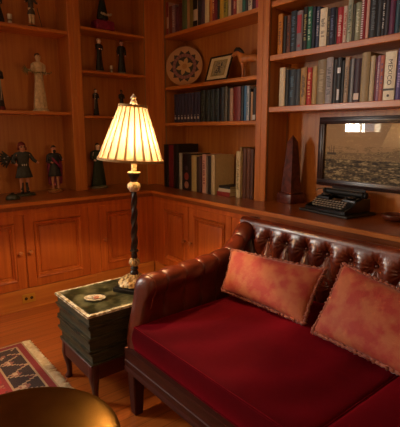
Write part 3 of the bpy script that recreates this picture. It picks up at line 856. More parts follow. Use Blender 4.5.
T3 = [(3.766,3.686,0.301,'c9a894','8a3030','cream-red patterned'),
      (3.686,3.634,0.256,'7a3a2a','','rust brown'),
      (3.634,3.583,0.255,'8a7480','c0b0b0','grey mauve'),
      (3.583,3.516,0.225,'5e3048','','plum'),
      (3.516,3.472,0.249,'5a1f1c','','dark red'),
      (3.467,3.392,0.331,'5c7048','','moss green'),
      (3.389,3.352,0.284,'b08a58','','tan'),
      (3.352,3.305,0.292,'7d7432','','olive'),
      (3.302,3.238,0.271,'cfc0a8','151515','white black-patched'),
      (3.235,3.190,0.292,'2a2430','','charcoal'),
      (3.190,3.135,0.264,'5c4a5c','','dusky violet'),
      (3.133,3.076,0.276,'d8caa0','','ivory'),
      (3.076,3.034,0.233,'c87a22','','amber orange'),
      (3.034,2.999,0.240,'8e1c1c','e0c080','scarlet'),
      (2.999,2.966,0.241,'701020','','crimson'),
      (2.966,2.940,0.225,'1c2a1c','','black green'),
      (2.940,2.887,0.225,'c8a018','','bright yellow'),
      (2.887,2.836,0.225,'9a8c1c','403800','mustard'),
      (2.833,2.798,0.225,'c8b48c','','beige'),
      (2.798,2.768,0.225,'5c1a20','','maroon'),
      (2.768,2.732,0.225,'a03428','e0b090','brick red'),
      (2.731,2.696,0.225,'d8c498','','butter coloured'),
      (2.695,2.664,0.225,'bca888','','light fawn'),
      (2.664,2.628,0.225,'2c6a60','','teal'),
      (2.628,2.602,0.225,'3c3a3a','','dark grey'),
      (2.600,2.557,0.225,'d0c4b0','5a4a4a','chalk white'),
      (2.555,2.517,0.225,'4e1626','','burgundy'),
      (2.517,2.483,0.225,'b0404c','','rose red'),]
M3 = [(3.617,3.564,0.306,'2c2a4a','d0d0d0','navy set'),
      (3.562,3.510,0.306,'2c2a4a','d0d0d0','navy set'),
      (3.508,3.458,0.307,'2c2a4a','d0d0d0','navy set'),
      (3.455,3.406,0.307,'2c2a4a','d0d0d0','navy set'),
      (3.403,3.355,0.308,'2c2a4a','d0d0d0','navy set'),
      (3.352,3.305,0.308,'2c2a4a','d0d0d0','navy set'),
      (3.302,3.255,0.309,'2c2a4a','d0d0d0','navy set'),
      (3.253,3.207,0.309,'2c2a4a','d0d0d0','navy set'),
      (3.199,3.133,0.312,'14201e','3a4a42','blackgreen set'),
      (3.130,3.065,0.311,'14201e','3a4a42','blackgreen set'),
      (3.063,3.000,0.309,'14201e','3a4a42','blackgreen set'),
      (2.998,2.936,0.307,'14201e','3a4a42','blackgreen set'),
      (2.926,2.869,0.305,'181a1c','','black'),
      (2.868,2.829,0.297,'5e5a4c','','khaki grey'),
      (2.826,2.798,0.277,'24241e','','very dark olive'),
      (2.798,2.757,0.271,'b08c74','','pinkish tan'),
      (2.754,2.666,0.278,'7a2418','','thick brick red'),
      (2.664,2.632,0.281,'20242c','','slim charcoal'),
      (2.631,2.600,0.279,'3a74a8','','sky blue'),
      (2.599,2.568,0.276,'b4c0d0','5080a0','pale blue white'),
      (2.566,2.548,0.251,'15120f','','thin black'),
      (2.548,2.525,0.226,'c09870','','short tan'),
      (2.525,2.492,0.255,'1a1414','d0d0d0','black with white foot'),]
B3 = [(3.673,3.595,0.427,'16120f','','tall black'),
      (3.590,3.502,0.424,'6a1620','','dark red'),
      (3.498,3.413,0.436,'1a1512','','big black'),
      (3.406,3.362,0.351,'a8a49c','','slim grey white'),
      (3.357,3.218,0.350,'241c22','','dark picture'),
      (3.215,3.139,0.336,'b8a878','','straw yellow'),
      (3.135,3.096,0.325,'3c2c22','','dark brown'),
      (3.096,3.065,0.336,'54343c','','thin plum'),
      (3.063,3.001,0.352,'c8a090','7a3038','pink-striped'),
      (2.998,2.971,0.340,'7a7064','','thin grey'),
      (2.971,2.931,0.342,'2a201a','','blackish brown'),
      (2.928,2.878,0.353,'cdbb90','','tall cream'),]
S4 = [(2.282,2.236,0.282,'c87c18','5a2a08','amber'),
      (2.232,2.203,0.261,'14100e','','black'),
      (2.201,2.165,0.261,'6e3a24','2a1410','rusty brown'),
      (2.163,2.108,0.279,'162838','50708a','dark blue'),
      (2.106,2.053,0.269,'86808a','b02838','red-labelled grey'),
      (2.052,2.014,0.286,'1a1a14','b0a468','olive-lettered black'),
      (2.012,1.974,0.278,'10705a','c0e0c8','bright green'),
      (1.972,1.945,0.271,'141c34','','midnight blue'),
      (1.944,1.912,0.265,'2a3858','b0b4c8','slate blue'),
      (1.911,1.853,0.246,'f4ecd4','807868','thick white'),
      (1.852,1.831,0.235,'3a3024','a89060','brown and gold'),
      (1.831,1.791,0.236,'10183a','606c98','navy'),
      (1.791,1.776,0.225,'22201c','','thin charcoal'),
      (1.774,1.729,0.225,'b01c2c','e8c8c0','bright red'),
      (1.728,1.699,0.225,'d8beb0','b05048','blush pink'),
      (1.697,1.661,0.264,'a8b09c','506050','sage white'),
      (1.660,1.644,0.225,'4c4638','','umber'),
      (1.643,1.604,0.228,'9ca084','d8d8c0','pale olive'),
      (1.603,1.567,0.262,'8c1424','e8e0e0','spiral edged crimson'),
      (1.567,1.546,0.244,'d8a898','','salmon pink'),
      (1.545,1.495,0.259,'1a1c22','505860','broad black'),
      (1.493,1.466,0.245,'30343c','','graphite'),
      (1.465,1.443,0.233,'1c1820','c0c0c0','black and silver'),
      (1.442,1.417,0.225,'2a2430','','aubergine black'),
      (1.416,1.382,0.225,'5c1c48','','purple'),
      (1.380,1.350,0.225,'1c4458','','petrol blue'),
      (1.349,1.321,0.225,'cfd0bc','d85a28','white and orange'),
      (1.319,1.288,0.225,'7c1822','','oxblood'),]
S4b = [(2.252,2.197,0.280,'d8ccb0','','cream'),
      (2.193,2.165,0.261,'1e1c1c','','thin black'),
      (2.163,2.101,0.256,'182838','4c6c84','deep blue'),
      (2.099,2.053,0.254,'2c323c','','smoky grey'),
      (2.052,2.000,0.259,'b88c4c','302010','caramel'),
      (1.998,1.957,0.254,'c02824','e8c080','tomato red'),
      (1.954,1.914,0.259,'bc9c64','','sand'),
      (1.910,1.840,0.295,'8c7c60','b4a484','thick stone grey'),
      (1.838,1.784,0.301,'9c98a0','484854','silver patterned'),
      (1.782,1.755,0.283,'24222a','','slim black'),
      (1.754,1.721,0.292,'20242e','d8d8e0','black and white'),
      (1.720,1.699,0.269,'14141a','','narrow jet black'),
      (1.697,1.665,0.285,'b49c84','585048','speckled beige'),
      (1.664,1.651,0.270,'18161c','','very thin black'),
      (1.650,1.628,0.274,'8c9098','','cool grey'),
      (1.627,1.579,0.269,'3c2030','d8c8c0','dark plum'),
      (1.577,1.519,0.299,'a08c64','','thick tan'),
      (1.516,1.485,0.272,'c8b898','','pale ivory'),
      (1.484,1.472,0.260,'701828','','thin maroon'),
      (1.472,1.452,0.270,'a07898','d8c0c8','lilac pink'),
      (1.451,1.424,0.267,'b86858','404c80','coral and blue'),
      (1.422,1.349,0.283,'f0e8d0','','broad white'),
      (1.343,1.312,0.293,'5c4c8c','b0a0d0','violet'),
      (1.311,1.282,0.300,'706098','','lavender'),]
def row(rows, X, z, place, group, extras={}, jitter=.006):
    names = [r[5] for r in rows]; out = []
    for i, (y0, y1, h, c, l, look) in enumerate(rows):
        y0 = min(y0, 3.722)
        L = names[i-1] if i else None; R = names[i+1] if i+1 < len(names) else None
        if L and R: s = f'{look} book between the {L} and {R} books, {place}'
        elif R: s = f'{look} book first at the left end, {place}'
        else: s = f'{look} book last at the right end, {place}'
        if len(s.replace('-', ' ').split()) > 15: s = f'{look} book just right of the {L} book, {place}'
        out.append(book(X + random.uniform(0, jitter), y0, y1, z, h, c, l, s, group, extra=extras.get(i)))
    return out
row(T3, 2.592, 2.388, 'top row of middle bay', 'books on the top shelf of the middle bay', {8:'patch', 0:'patch'})
# the navy and the black-green sets, then single volumes
ordn = ['first','second','third','fourth','fifth','sixth','seventh','eighth']
for i, r in enumerate(M3[:8]):
    book(2.598, r[0], r[1], 1.543, .272, r[3], r[4], f'{ordn[i]} from left of eight matching navy volumes below the star plate', 'matching navy volumes', extra='set')
for i, r in enumerate(M3[8:12]):
    book(2.598, r[0], r[1], 1.543, .282, r[3], r[4], f'{ordn[i]} from left of four matching black-green volumes right of the navy set', 'matching black-green volumes')
row([tuple(list(r[:2]) + [min(r[2], .29)] + list(r[3:])) for r in M3[12:]], 2.594, 1.543, 'row below framed sketch', 'books under the carved animal shelf', {10:'base'})
bk = row(B3, 2.497, .90, 'on worktop by lamp shade', 'upright books on the worktop', {}, .010)
# pictures on the dark spine: two pale pink balls
t, xs, yc, th = bk[4]
for q, r_, c in ((.052, .034, 'a87868'), (.135, .036, '8a3c38'), (.215, .022, '4a3a48')):
    bm = B(); lathe(bm, [(r_,0),(r_,.0012)], 24, c=(xs-.0004, yc, .90+q), axis=Matrix.Rotation(-PI/2,3,'Y')); part('spine_picture', bm, noisy('spine_picture_'+c, c, c, rough=.4), t)
for i, (y0,y1,h,c,l,look,X) in enumerate([(2.692,2.667,.425,'a08858','','tan',2.62), (2.662,2.609,.392,'d6c496','806a40','ivory',2.55), (2.604,2.562,.418,'5a3016','','mid brown',2.57), (2.560,2.520,.420,'6a3a1c','','russet',2.572), (2.518,2.478,.416,'542a12','','dark walnut',2.57)]):
    book(X, y0, y1, .90, h, c, l, ['thin tan book behind the ivory spine on the worktop','tall ivory book with printed spine beside brown volumes on the worktop','mid brown tall volume just right of the ivory book on worktop','russet brown tall volume, middle of three brown ones on worktop','dark walnut tall volume against the upright post on worktop'][i], 'tall volumes at the right end of the worktop row')
def flat_book(x0, x1, y0, y1, z, h, col, label):
    t = thing('book', label, 'book', ((x0+x1)/2, (y0+y1)/2, z), 0, 'books lying flat on the worktop')
    bm = B(); box(bm, (x0, y0, z), (x1, y1, z+.003), .001); box(bm, (x0, y0, z+h-.003), (x1, y1, z+h), .001); box(bm, (x0-.002, y0, z), (x0+.003, y1, z+h), .001)
    part('cover', bm, book_cloth(col), t); bm = B(); box(bm, (x0+.004, y0+.003, z+.003), (x1-.004, y1-.003, z+h-.003)); part('page_block', bm, pages, t); return t
flat_book(2.52, 2.70, 2.702, 2.866, .90, .036, '9a2c1c', 'red book lying flat, bottom of the small pile on the worktop')
flat_book(2.53, 2.70, 2.705, 2.862, .936, .030, 'd8ccb0', 'cream book lying flat, middle of the small pile on the worktop')
flat_book(2.53, 2.69, 2.708, 2.850, .966, .022, '2a2622', 'black book lying flat, topmost of the small pile on the worktop')
row(S4, 2.592, 2.02, 'upper row, right bay', 'books on the upper shelf of the right bay', {4:'label', 18:'spiral', 25:'base'})
bk = row(S4b, 2.592, 1.642, 'lower row, right bay', 'books on the lower shelf of the right bay', {10:'head', 15:'foot', 21:'mexico'})
# lettering MEXICO down the broad white spine
t, xs, yc, th = bk[21]
cu = bpy.data.curves.new('lettering', 'FONT'); cu.body = 'MEXICO'; cu.size = .046; cu.align_x = 'LEFT'; cu.align_y = 'CENTER'; cu.extrude = .0005
to = bpy.data.objects.new('lettering', cu); C.objects.link(to)
me = bpy.data.meshes.new_from_object(to.evaluated_get(bpy.context.evaluated_depsgraph_get())); bpy.data.objects.remove(to)
wd = max(v.co.x for v in me.vertices)
me.transform(Matrix.Diagonal((.150/wd, .8, 1, 1)))
me.transform(Matrix(((0,0,-1,xs+.0002),(0,-1,0,yc),(-1,0,0,1.642+.240),(0,0,0,1))))
ink = plain('spine_ink', '3a342c', .5)
part('lettering', me, ink, t, smooth=0, fix=False)
bm = B(); box(bm, (xs, yc-th*.48, 1.642+.058), (xs+.002, yc+th*.48, 1.642+.070)); lathe(bm, [(.008,0),(.008,.001)], 12, c=(xs, yc, 1.642+.028), axis=Matrix.Rotation(-PI/2,3,'Y')); part('spine_band', bm, ink, t)

# ------------------------------------------------------------------ decor on the middle bay's shelf
pl = thing('decorative_plate', 'round inlaid wooden plate with a pale six-pointed star leaning in the bay corner', 'plate', (2.69, 3.56, 1.893))
bm = B(); nr, na = 44, 144; c0 = bm.verts.new((0,0,0)); rings = []
R0 = .192
for i in range(1, nr+1):
    r = R0*i/nr; rings.append([bm.verts.new((r*math.cos(2*PI*k/na), r*math.sin(2*PI*k/na), .012*(max(0,(r/R0-.62))/.38)**2)) for k in range(na)])
for k in range(na): bm.faces.new((c0, rings[0][k], rings[0][(k+1)%na]))
for i in range(nr-1):
    for k in range(na): bm.faces.new((rings[i][k], rings[i+1][k], rings[i+1][(k+1)%na], rings[i][(k+1)%na]))
bk1 = [bm.verts.new((v.co.x*.98, v.co.y*.98, v.co.z-.010)) for v in rings[-1]]; bk2 = [bm.verts.new((v.co.x*.6, v.co.y*.6, -.012)) for v in rings[-1]]
for k in range(na):
    bm.faces.new((rings[-1][k], bk1[k], bk1[(k+1)%na], rings[-1][(k+1)%na])); bm.faces.new((bk1[k], bk2[k], bk2[(k+1)%na], bk1[(k+1)%na]))
bm.faces.new(bk2[::-1])
nrm = Vector((-.80,-.58,.13)).normalized(); xa = Vector((0,0,1)).cross(nrm).normalized(); ya = nrm.cross(xa)
PM = Matrix(((xa.x,ya.x,nrm.x,0),(xa.y,ya.y,nrm.y,0),(xa.z,ya.z,nrm.z,R0*ya.z+.004),(0,0,0,1)))
me = bpy.data.meshes.new('plate_disc'); bmesh.ops.recalc_face_normals(bm, faces=bm.faces); bm.to_mesh(me); bm.free()
o = part('plate_disc', me, paint_mat('inlaid_wood', .5, coat=.15), pl, world=False, smooth=50)
def plate(c):
    r = math.hypot(c.x, c.y)/R0; a = math.atan2(c.y, c.x)
    k = abs(((a/(2*PI)*12) % 1)-.5)*2       # 0 at spoke centre
    if r > .97: return '6a4022'
    if r > .84: return 'b88858'
    if r > .64 and (1-k) > (r-.64)/.20*1.0 + .15: return '2c1c14'
    if r > .66: return 'b88858'
    if r > .47: return '8c5a50' if int(a/(2*PI)*48) % 2 else '7e4c46'
    s = abs(((a/(2*PI)*6 + .25) % 1)-.5)*2
    star = .22 + .25*(1-s)
    if r < star: return 'c49a5c' if r > .14 else 'b07c38'
    return '2a2416'
dye(o, plate); me.transform(PM)

# small framed sketch leaning on the back panel
sk = thing('framed_picture', 'small black-framed sketch with cream mat leaning on the shelf beside the plate', 'picture', (2.66, 3.0, 1.893))
def leaning(P0, u, v, n):
    return Matrix(((u.x,v.x,n.x,P0.x),(u.y,v.y,n.y,P0.y),(u.z,v.z,n.z,P0.z),(0,0,0,1)))
def frame_set(root, Mx, W, Hh, bw, depth, fm, seg=(90, 60), inner='print', glass=True, matname='print_paper', rough=.6):
    bm = B()
    for a, b_ in (((0,0),(W,bw)), ((0,Hh-bw),(W,Hh)), ((0,bw),(bw,Hh-bw)), ((W-bw,bw),(W,Hh-bw))):
        box(bm, (a[0],a[1],0), (b_[0],b_[1],depth), min(.004, bw*.2), 2)
        if bw > .03:
            i = bw*.28
            a2 = (a[0] + (i if a[0] == 0 or b_[0]-a[0] < bw*1.1 else 0), a[1] + (i if b_[1]-a[1] < bw*1.1 else 0)); b2 = (b_[0] - (i if b_[0] == W or b_[0]-a[0] < bw*1.1 else 0), b_[1] - (i if b_[1]-a[1] < bw*1.1 else 0))
            box(bm, (a2[0],a2[1],depth-.001), (b2[0],b2[1],depth+.006), .003, 2)
    bmesh.ops.transform(bm, matrix=Mx, verts=bm.verts); part('frame', bm, fm, root)
    bm = B(); nx, ny = seg
    g = [[bm.verts.new((bw*.9+(W-1.8*bw)*i/nx, bw*.9+(Hh-1.8*bw)*j/ny, depth*.35)) for j in range(ny+1)] for i in range(nx+1)]
    for i in range(nx):
        for j in range(ny): bm.faces.new((g[i][j], g[i+1][j], g[i+1][j+1], g[i][j+1]))
    me = bpy.data.meshes.new(inner); bm.to_mesh(me); bm.free()
    o = part(inner, me, paint_mat(matname, rough), root, world=False, smooth=0)
    bm = B(); box(bm, (bw*.5,bw*.5,.0), (W-bw*.5,Hh-bw*.5,depth*.3)); bmesh.ops.transform(bm, matrix=Mx, verts=bm.verts); part('backing_board', bm, darkwood, root)
    if glass:
        bm = B(); box(bm, (bw*.8,bw*.8,depth*.5), (W-bw*.8,Hh-bw*.8,depth*.5+.002)); bmesh.ops.transform(bm, matrix=Mx, verts=bm.verts); part('glass', bm, gm, root)
    return o, me
BLc, BRc, TLc = Vector((2.625,3.16,1.896)), Vector((2.625,2.86,1.896)), Vector((2.70,3.16,2.118))
u = (BRc-BLc).normalized(); v = (TLc-BLc).normalized(); n_ = u.cross(v)
if n_.x > 0: n_ = -n_
blackf = plain('black_frame_lacquer', '0e0a08', .3, coat=.4)
W_, H_ = .30, .234
o, me = frame_set(sk, leaning(BLc, u, v, n_), W_, H_, .014, .014, blackf, (60, 50), 'sketch', True)
def sketch(c):
    x, y = c.x/W_, c.y/H_
    if x < .2 or x > .8 or y < .2 or y > .82: return 'e4d4a8'
    if x < .24 or x > .76 or y < .24 or y > .78: return '9a8a4c'
    q = noise.noise(Vector((c.x*60, c.y*60, 1)))
    if abs(x-.5) < .16 and abs(y-.52) < .2 and q > -.02: return '3c3c40'
    return 'b0a27c' if q < .2 else '8c8468'
dye(o, sketch); me.transform(Matrix.Translation(-Vector(sk.location)) @ leaning(BLc, u, v, n_))

# carved animal
ca = thing('carved_animal', 'small carved light-wood animal with a dark mane standing beside the sketch', 'figurine', (2.68, 2.66, 1.893))
ax_ = [(0,-.03,.155),(0,-.13,.15),(0,.07,.165),(0,.105,.20),(0,.135,.222),(0,.175,.212),(0,.205,.200), (.018,.055,.10),(.018,.055,.05),(.018,.06,.006), (-.018,.05,.10),(-.018,.05,.05),(-.018,.055,.006), (.018,-.125,.10),(.018,-.13,.05),(.018,-.125,.006), (-.018,-.12,.10),(-.018,-.135,.05),(-.018,-.13,.006), (0,-.165,.13),(0,-.178,.09)]
ed = [(0,1),(0,2),(2,3),(3,4),(4,5),(5,6),(2,7),(7,8),(8,9),(2,10),(10,11),(11,12),(1,13),(13,14),(14,15),(1,16),(16,17),(17,18),(1,19),(19,20)]
rd = [.036,.036,.036,.024,.024,.019,.014,.015,.010,.010,.015,.010,.010,.016,.010,.010,.016,.010,.010,.008,.006]
cm = wood('pale_carved_wood', 'z', 'a05a24', 'd08a48', rough=.45)
part('body', skin(ax_, ed, rd), cm, ca, smooth=180, world=False)
bm = B(); tube(bm, [(0,.175,.236),(0,.15,.247),(0,.12,.244),(0,.085,.222),(0,.06,.20)], [.010,.017,.018,.014,.008], 10)
for s in (-1,1): tube(bm, [(s*.012,.140,.238),(s*.020,.128,.262)], [.008,.002], 6)
part('mane', bm, plain('dark_carved_mane', '1e120a', .6), ca, smooth=180, world=False)

# ------------------------------------------------------------------ obelisk
ob = thing('obelisk', 'dark red mottled marble obelisk on a block base standing on the worktop', 'ornament', (2.70, 2.185, .90))
marble = noisy('red_brown_marble', '38140e', '7a3a2c', scale=26, rough=.35, coat=.3, detail=8, lo=.3, hi=.75)
bm = B(); box(bm, (-.078,-.078,0), (.078,.078,.075), .005, 2); box(bm, (-.070,-.070,.075), (.070,.070,.085), .003); part('base_block', bm, marble, ob, world=False)
bm = B()
lv = [(.056,.085),(.056,.090),(.029,.475),(.0,.53)]
rg = [[bm.verts.new((sx*r, sy*r, z)) for sx, sy in ((-1,-1),(1,-1),(1,1),(-1,1))] for r, z in lv[:3]]; tip = bm.verts.new((0,0,.53))
for a, b_ in zip(rg, rg[1:]):
    for k in range(4): bm.faces.new((a[k], a[(k+1)%4], b_[(k+1)%4], b_[k]))
for k in range(4): bm.faces.new((rg[-1][k], rg[-1][(k+1)%4], tip))
bm.faces.new(rg[0][::-1])
part('shaft', bm, marble, ob, world=False); ob.rotation_euler[2] = math.radians(-6)

# ------------------------------------------------------------------ harbour picture
hp = thing('framed_picture', 'large dark-framed sepia harbour view behind glass above the typewriter', 'picture', (2.815, 1.59, 1.052))
fwood = wood('dark_frame_moulding', 'y', '26100a', '3e1c10', rough=.35, coat=.3)
W_, H_ = .852, .508
Hm = leaning(Vector((2.822, 2.017, 1.052)), Vector((0,-1,0)), Vector((0,0,1)), Vector((-1,0,0)))
o, me = frame_set(hp, Hm, W_, H_, .050, .028, fwood, (230, 130), 'print', True)
def harbour(c):
    x, y = c.x/W_, c.y/H_
    q = noise.noise(Vector((c.x*14, c.y*60, 2)))*.5 + noise.noise(Vector((c.x*45, c.y*130, 7)))*.5
    hz = .50 + .05*max(0, math.sin((x-.45)*3.2)) + .008*noise.noise(Vector((c.x*30,0,3)))
    for sx, hh in ((.105,.58),(.125,.60),(.15,.59)):
        if abs(x-sx) < .0035 and .46 < y < hh: return '4a3c2a'
    if .085 < x < .175 and .465 < y < .495: return '4a4030'
    if y > hz:
        if y < hz+.08 and q > .1: return '9a8058'
        return 'b8986a' if q < .25 else 'c4a474'
    if y > .40: return '8a7450' if q < .05 else ('a89062' if q < .3 else '6a5a3a')
    if q > .22: return 'b8a478'
    if q > .02: return '7a6c48'
    if q > -.2: return '504830'
    return '26221a'
dye(o, harbour); me.transform(Matrix.Translation(-Vector(hp.location)) @ Hm)

# ------------------------------------------------------------------ typewriter
tw = thing('typewriter', 'old black manual typewriter on its case base on the worktop below the harbour picture', 'typewriter', (2.612, 1.705, .9008), math.radians(-97))
blk = noisy('black_crackle_enamel', '0a0908', '16130f', scale=60, rough=.28, coat=.4)
blk2 = plain('black_rubber', '0c0c0c', .6); nick = plain('nickel_trim', 'a8a498', .3, .9); case = noisy('case_board_black_cloth', '14100c', '221a12', scale=80, rough=.6)
def tp_(name, bm, m, parent=None, smooth=35): return part(name, bm, m, parent or tw, smooth=smooth, world=False)
bm = B(); box(bm, (-.192,-.150,0), (.192,.145,.014), .004, 2); tp_('case_base', bm, case)
bm = B()
prism(bm, [(-.128,.016),(-.128,.034),(-.030,.062),(-.020,.078),(.035,.092),(.125,.092),(.130,.016)], -.158, -.146, 'x'); prism(bm, [(-.128,.016),(-.128,.034),(-.030,.062),(-.020,.078),(.035,.092),(.125,.092),(.130,.016)], .146, .158, 'x')
box(bm, (-.146,-.130,.014), (.146,-.122,.034), .002); box(bm, (-.146,-.122,.014), (.146,.125,.022)); box(bm, (-.146,-.028,.022), (.146,-.020,.076), .002)
prism(bm, [(-.022,.070),(-.018,.086),(.030,.098),(.040,.094),(.040,.070)], -.146, -.055, 'x'); prism(bm, [(-.022,.070),(-.018,.086),(.030,.098),(.040,.094),(.040,.070)], .055, .146, 'x')
box(bm, (-.146,.10,.022), (.146,.128,.088), .003)
tp_('housing', bm, blk)
bm = B()
for k in range(21):
    a = (k-10)/10*.9; tube(bm, [(math.sin(a)*.050, -.018+.0*a, .070), (math.sin(a)*.046, .036-math.cos(a)*.028, .082)], .0012, 4)
tp_('type_bars', bm, nick)
for s in (-1, 1):
    bm = B(); lathe(bm, [(.030,.096),(.032,.099),(.030,.104),(.010,.105),(.006,.110)], 24, c=(s*.098,.008,0)); tp_('ribbon_spool_cover', bm, blk)
ktop = plain('key_top_ivory', 'f4f0e4', .35)
for r_, (y, z, n, off) in enumerate(((-.112,.046,10,.006),(-.093,.055,11,0),(-.074,.064,11,-.006),(-.055,.073,11,-.010))):
    for k in range(n):
        x = (k-(n-1)/2)*.0235 + off
        bm = B(); tube(bm, [(x,y+.006,.030),(x,y,z-.004)], .0014, 4); lathe(bm, [(.0055,z-.004),(.0082,z-.002),(.0082,z),(.0070,z+.0012)], 12, c=(x,y,0))
        kk = tp_('key', bm, nick)
        bm = B(); lathe(bm, [(.0082,z+.0012),(.0082,z+.0021)], 12, c=(x,y,0)); tp_('key_top', bm, ktop, kk)
bm = B(); box(bm, (-.065,-.128,.037), (.065,-.121,.042), .002); tp_('space_bar', bm, blk2)
bm = B(); lathe(bm, [(.017,-.140),(.017,.140)], 24, c=(0,.072,.112), axis=Matrix.Rotation(PI/2,3,'Y')); pt = tp_('platen', bm, blk2, smooth=50)
for s in (-1,1):
    bm = B(); lathe(bm, [(.006,.138),(.006,.152),(.016,.153),(.017,.158),(.017,.166),(.014,.168)], 20, c=(0,.072,.112), axis=Matrix.Rotation(s*PI/2,3,'Y')); tp_('platen_knob', bm, blk2, pt, smooth=50)
bm = B(); box(bm, (-.150,.062,.084), (.150,.100,.096), .003); box(bm, (-.150,.05,.092), (-.142,.10,.128), .003); box(bm, (.142,.05,.092), (.150,.10,.128), .003); prism(bm, [(.092,.096),(.110,.140),(.114,.140),(.100,.094)], -.130, .130, 'x'); tp_('carriage', bm, blk)
bm = B(); tube(bm, [(-.135,.055,.132),(.135,.055,.132)], .0022, 6); tube(bm, [(-.135,.055,.132),(-.140,.07,.120)], .0022, 6); tube(bm, [(.135,.055,.132),(.140,.07,.120)], .0022, 6); tp_('paper_bail', bm, nick)
bm = B(); tube(bm, [(-.150,.075,.118),(-.168,.06,.126),(-.175,.02,.124),(-.172,-.005,.118)], [.004,.0035,.003,.0045], 8); tp_('return_lever', bm, nick, smooth=60)

for o_ in tw.children_recursive: o_.data.transform(Matrix.Diagonal((1.10,1.0,1.17,1)))
# small dark wooden dish at the right edge
db = thing('wooden_dish', 'low round dark wooden dish at the right of the typewriter on the worktop', 'dish', (2.665, 1.31, .90))
bm = B(); lathe(bm, [(.0,0),(.060,0),(.078,.010),(.086,.026),(.084,.038),(.077,.038),(.072,.026),(.058,.016),(.0,.014)], 40, cap=False); part('dish', bm, wood('dark_turned_wood', 'x', '4a1c0e', '6c3018', rough=.35), db, smooth=50, world=False)

# ------------------------------------------------------------------ figurines
SK = plain('painted_skin', 'c48a70', .5); SKP = plain('painted_pale_skin', 'ecd4c4', .5)
def cm_(c, rough=.6, s=40): return noisy('painted_'+c, c, tuple(min(1, v*1.5+.004) for v in lin(c)[:3]), scale=s, rough=rough)
def figurine(label, x, y, z, h, robe, skin_m=SK, hair='2a1810', base='3a2418', pose='folded', style='robe', rot=0, width=1, headw=1, group='carved and painted figurines in the bookcase', name='figurine'):
    z += .0008
    t = thing(name, label, 'figurine', (x, y, z), rot, group)
    H = h; w = width
    # continuous body
    hb = .04 if style == 'robe' else .05
    P = [(0,0,.50),(0,0,.62),(0,0,.74),(0,-.002,.815),(0,-.006,.855),(0,-.008,.90),(0,-.006,.935)]
    Rr = [.046,.042,.050,.028,.042,.062,.040]; E_ = [(0,1),(1,2),(2,3),(3,4),(4,5),(5,6)]
    sh = .085
    arms = {'folded': ((.10,-.01,.66),(.03,-.075,.66)), 'down': ((.115,.0,.64),(.105,-.03,.52)), 'out': ((.13,-.03,.66),(.19,-.075,.63)), 'pray': ((.095,-.03,.66),(.015,-.085,.72)), 'hold': ((.11,-.02,.64),(.07,-.085,.60))}[pose] if isinstance(pose, str) else None
    for s in (-1, 1):
        A = arms if arms else {'l': pose[0], 'r': pose[1]}['l' if s < 0 else 'r']
        i = len(P)
        P += [(s*sh*.95,0,.775), (s*A[0][0], A[0][1], A[0][2]), (s*A[1][0], A[1][1], A[1][2]), (s*(A[1][0]+ (.012 if A[1][0] > .1 else -.012)), A[1][1]-.018, A[1][2]-.004)]
        Rr += [.032,.024,.017,.014]; E_ += [(2,i),(i,i+1),(i+1,i+2),(i+2,i+3)]
        i = len(P)
        P += [(s*.036,0,.42),(s*.042,-.006,.25),(s*.044,0,.10),(s*.048,-.035,.07)]; Rr += [.044,.028,.020,.018]; E_ += [(0,i),(i,i+1),(i+1,i+2),(i+2,i+3)]
    Rr[5] *= headw; Rr[4] *= headw; Rr[6] *= headw
    # fingers of each hand
    body = skin([(p[0]*w*H, p[1]*H, p[2]*H) for p in P], E_, [r*H*(1 if j in (4,5,6) else w**.5) for j, r in enumerate(Rr)])
    bd = part('body', body, skin_m, t, smooth=180, world=False)
    # nose, eyes
    bm = B(); tube(bm, [(0,-.045*H*headw,.912*H),(0,-.058*H*headw,.893*H)], [.004*H,.008*H], 6); part('nose', bm, skin_m, bd, smooth=180, world=False)
    bm = B()
    for s in (-1,1): ball(bm, (s*.017*H*headw, -.047*H*headw, .908*H), .0065*H, 8)
    box(bm, (-.012*H, -.050*H*headw, .872*H), (.012*H, -.044*H*headw, .876*H)); part('eyes_and_mouth', bm, plain('painted_eye', '1a0e0a', .4), bd, smooth=180, world=False)
    rm = cm_(robe)
    def folds(a, r, z, i): return r*(1+.07*math.sin(9*a+z*8/H)*min(1, max(0, (.6-z/H)/.3))), z
    el = Matrix.Diagonal((w, .72, 1))
    bm = B()
    if style == 'robe': pr = [(.105,.045),(.112,.055),(.108,.12),(.096,.25),(.084,.38),(.074,.50),(.070,.58),(.076,.66),(.092,.74),(.088,.79),(.055,.815),(.034,.825)]
    elif style == 'tunic': pr = [(.105,.335),(.108,.34),(.098,.40),(.080,.50),(.070,.56),(.078,.66),(.094,.74),(.090,.79),(.056,.812),(.034,.822)]
    elif style == 'gown': pr = [(.150,.045),(.155,.06),(.142,.15),(.115,.30),(.085,.45),(.062,.55),(.068,.64),(.084,.73),(.080,.78),(.05,.805),(.034,.815)]
    lathe(bm, [(r*H, z*H) for r, z in pr], 54, mod=folds, axis=el)
    for s in (-1, 1):
        A = arms if arms else pose[0 if s < 0 else 1]
        a, b_ = Vector((s*A[0][0]*w, A[0][1], A[0][2]))*H, Vector((s*A[1][0]*w, A[1][1], A[1][2]))*H
        tube(bm, [Vector((s*.060*w,0,.785))*H, Vector((s*.088*w,0,.765))*H, a, a*.25+b_*.75], [.030*H,.036*H,.033*H,(.030 if style != 'tunic' else .026)*H], 12)
    rb = part('robe' if style != 'tunic' else 'tunic', bm, rm, t, smooth=60, world=False)
    # hair
    bm = B(); ball(bm, (0, .016*H, .918*H), .049*H*headw, 16, (1, .90, 1.0)); part('hair', bm, plain('painted_hair_'+hair, hair, .5), t, smooth=180, world=False)
    # base
    bm = B(); lathe(bm, [(.135*H,0),(.138*H,.008*H),(.132*H,.030*H),(.110*H,.045*H),(.0,.046*H)], 28, axis=Matrix.Diagonal((w,.8,1)), cap=False); part('base', bm, cm_(base), t, smooth=40, world=False)
    return t
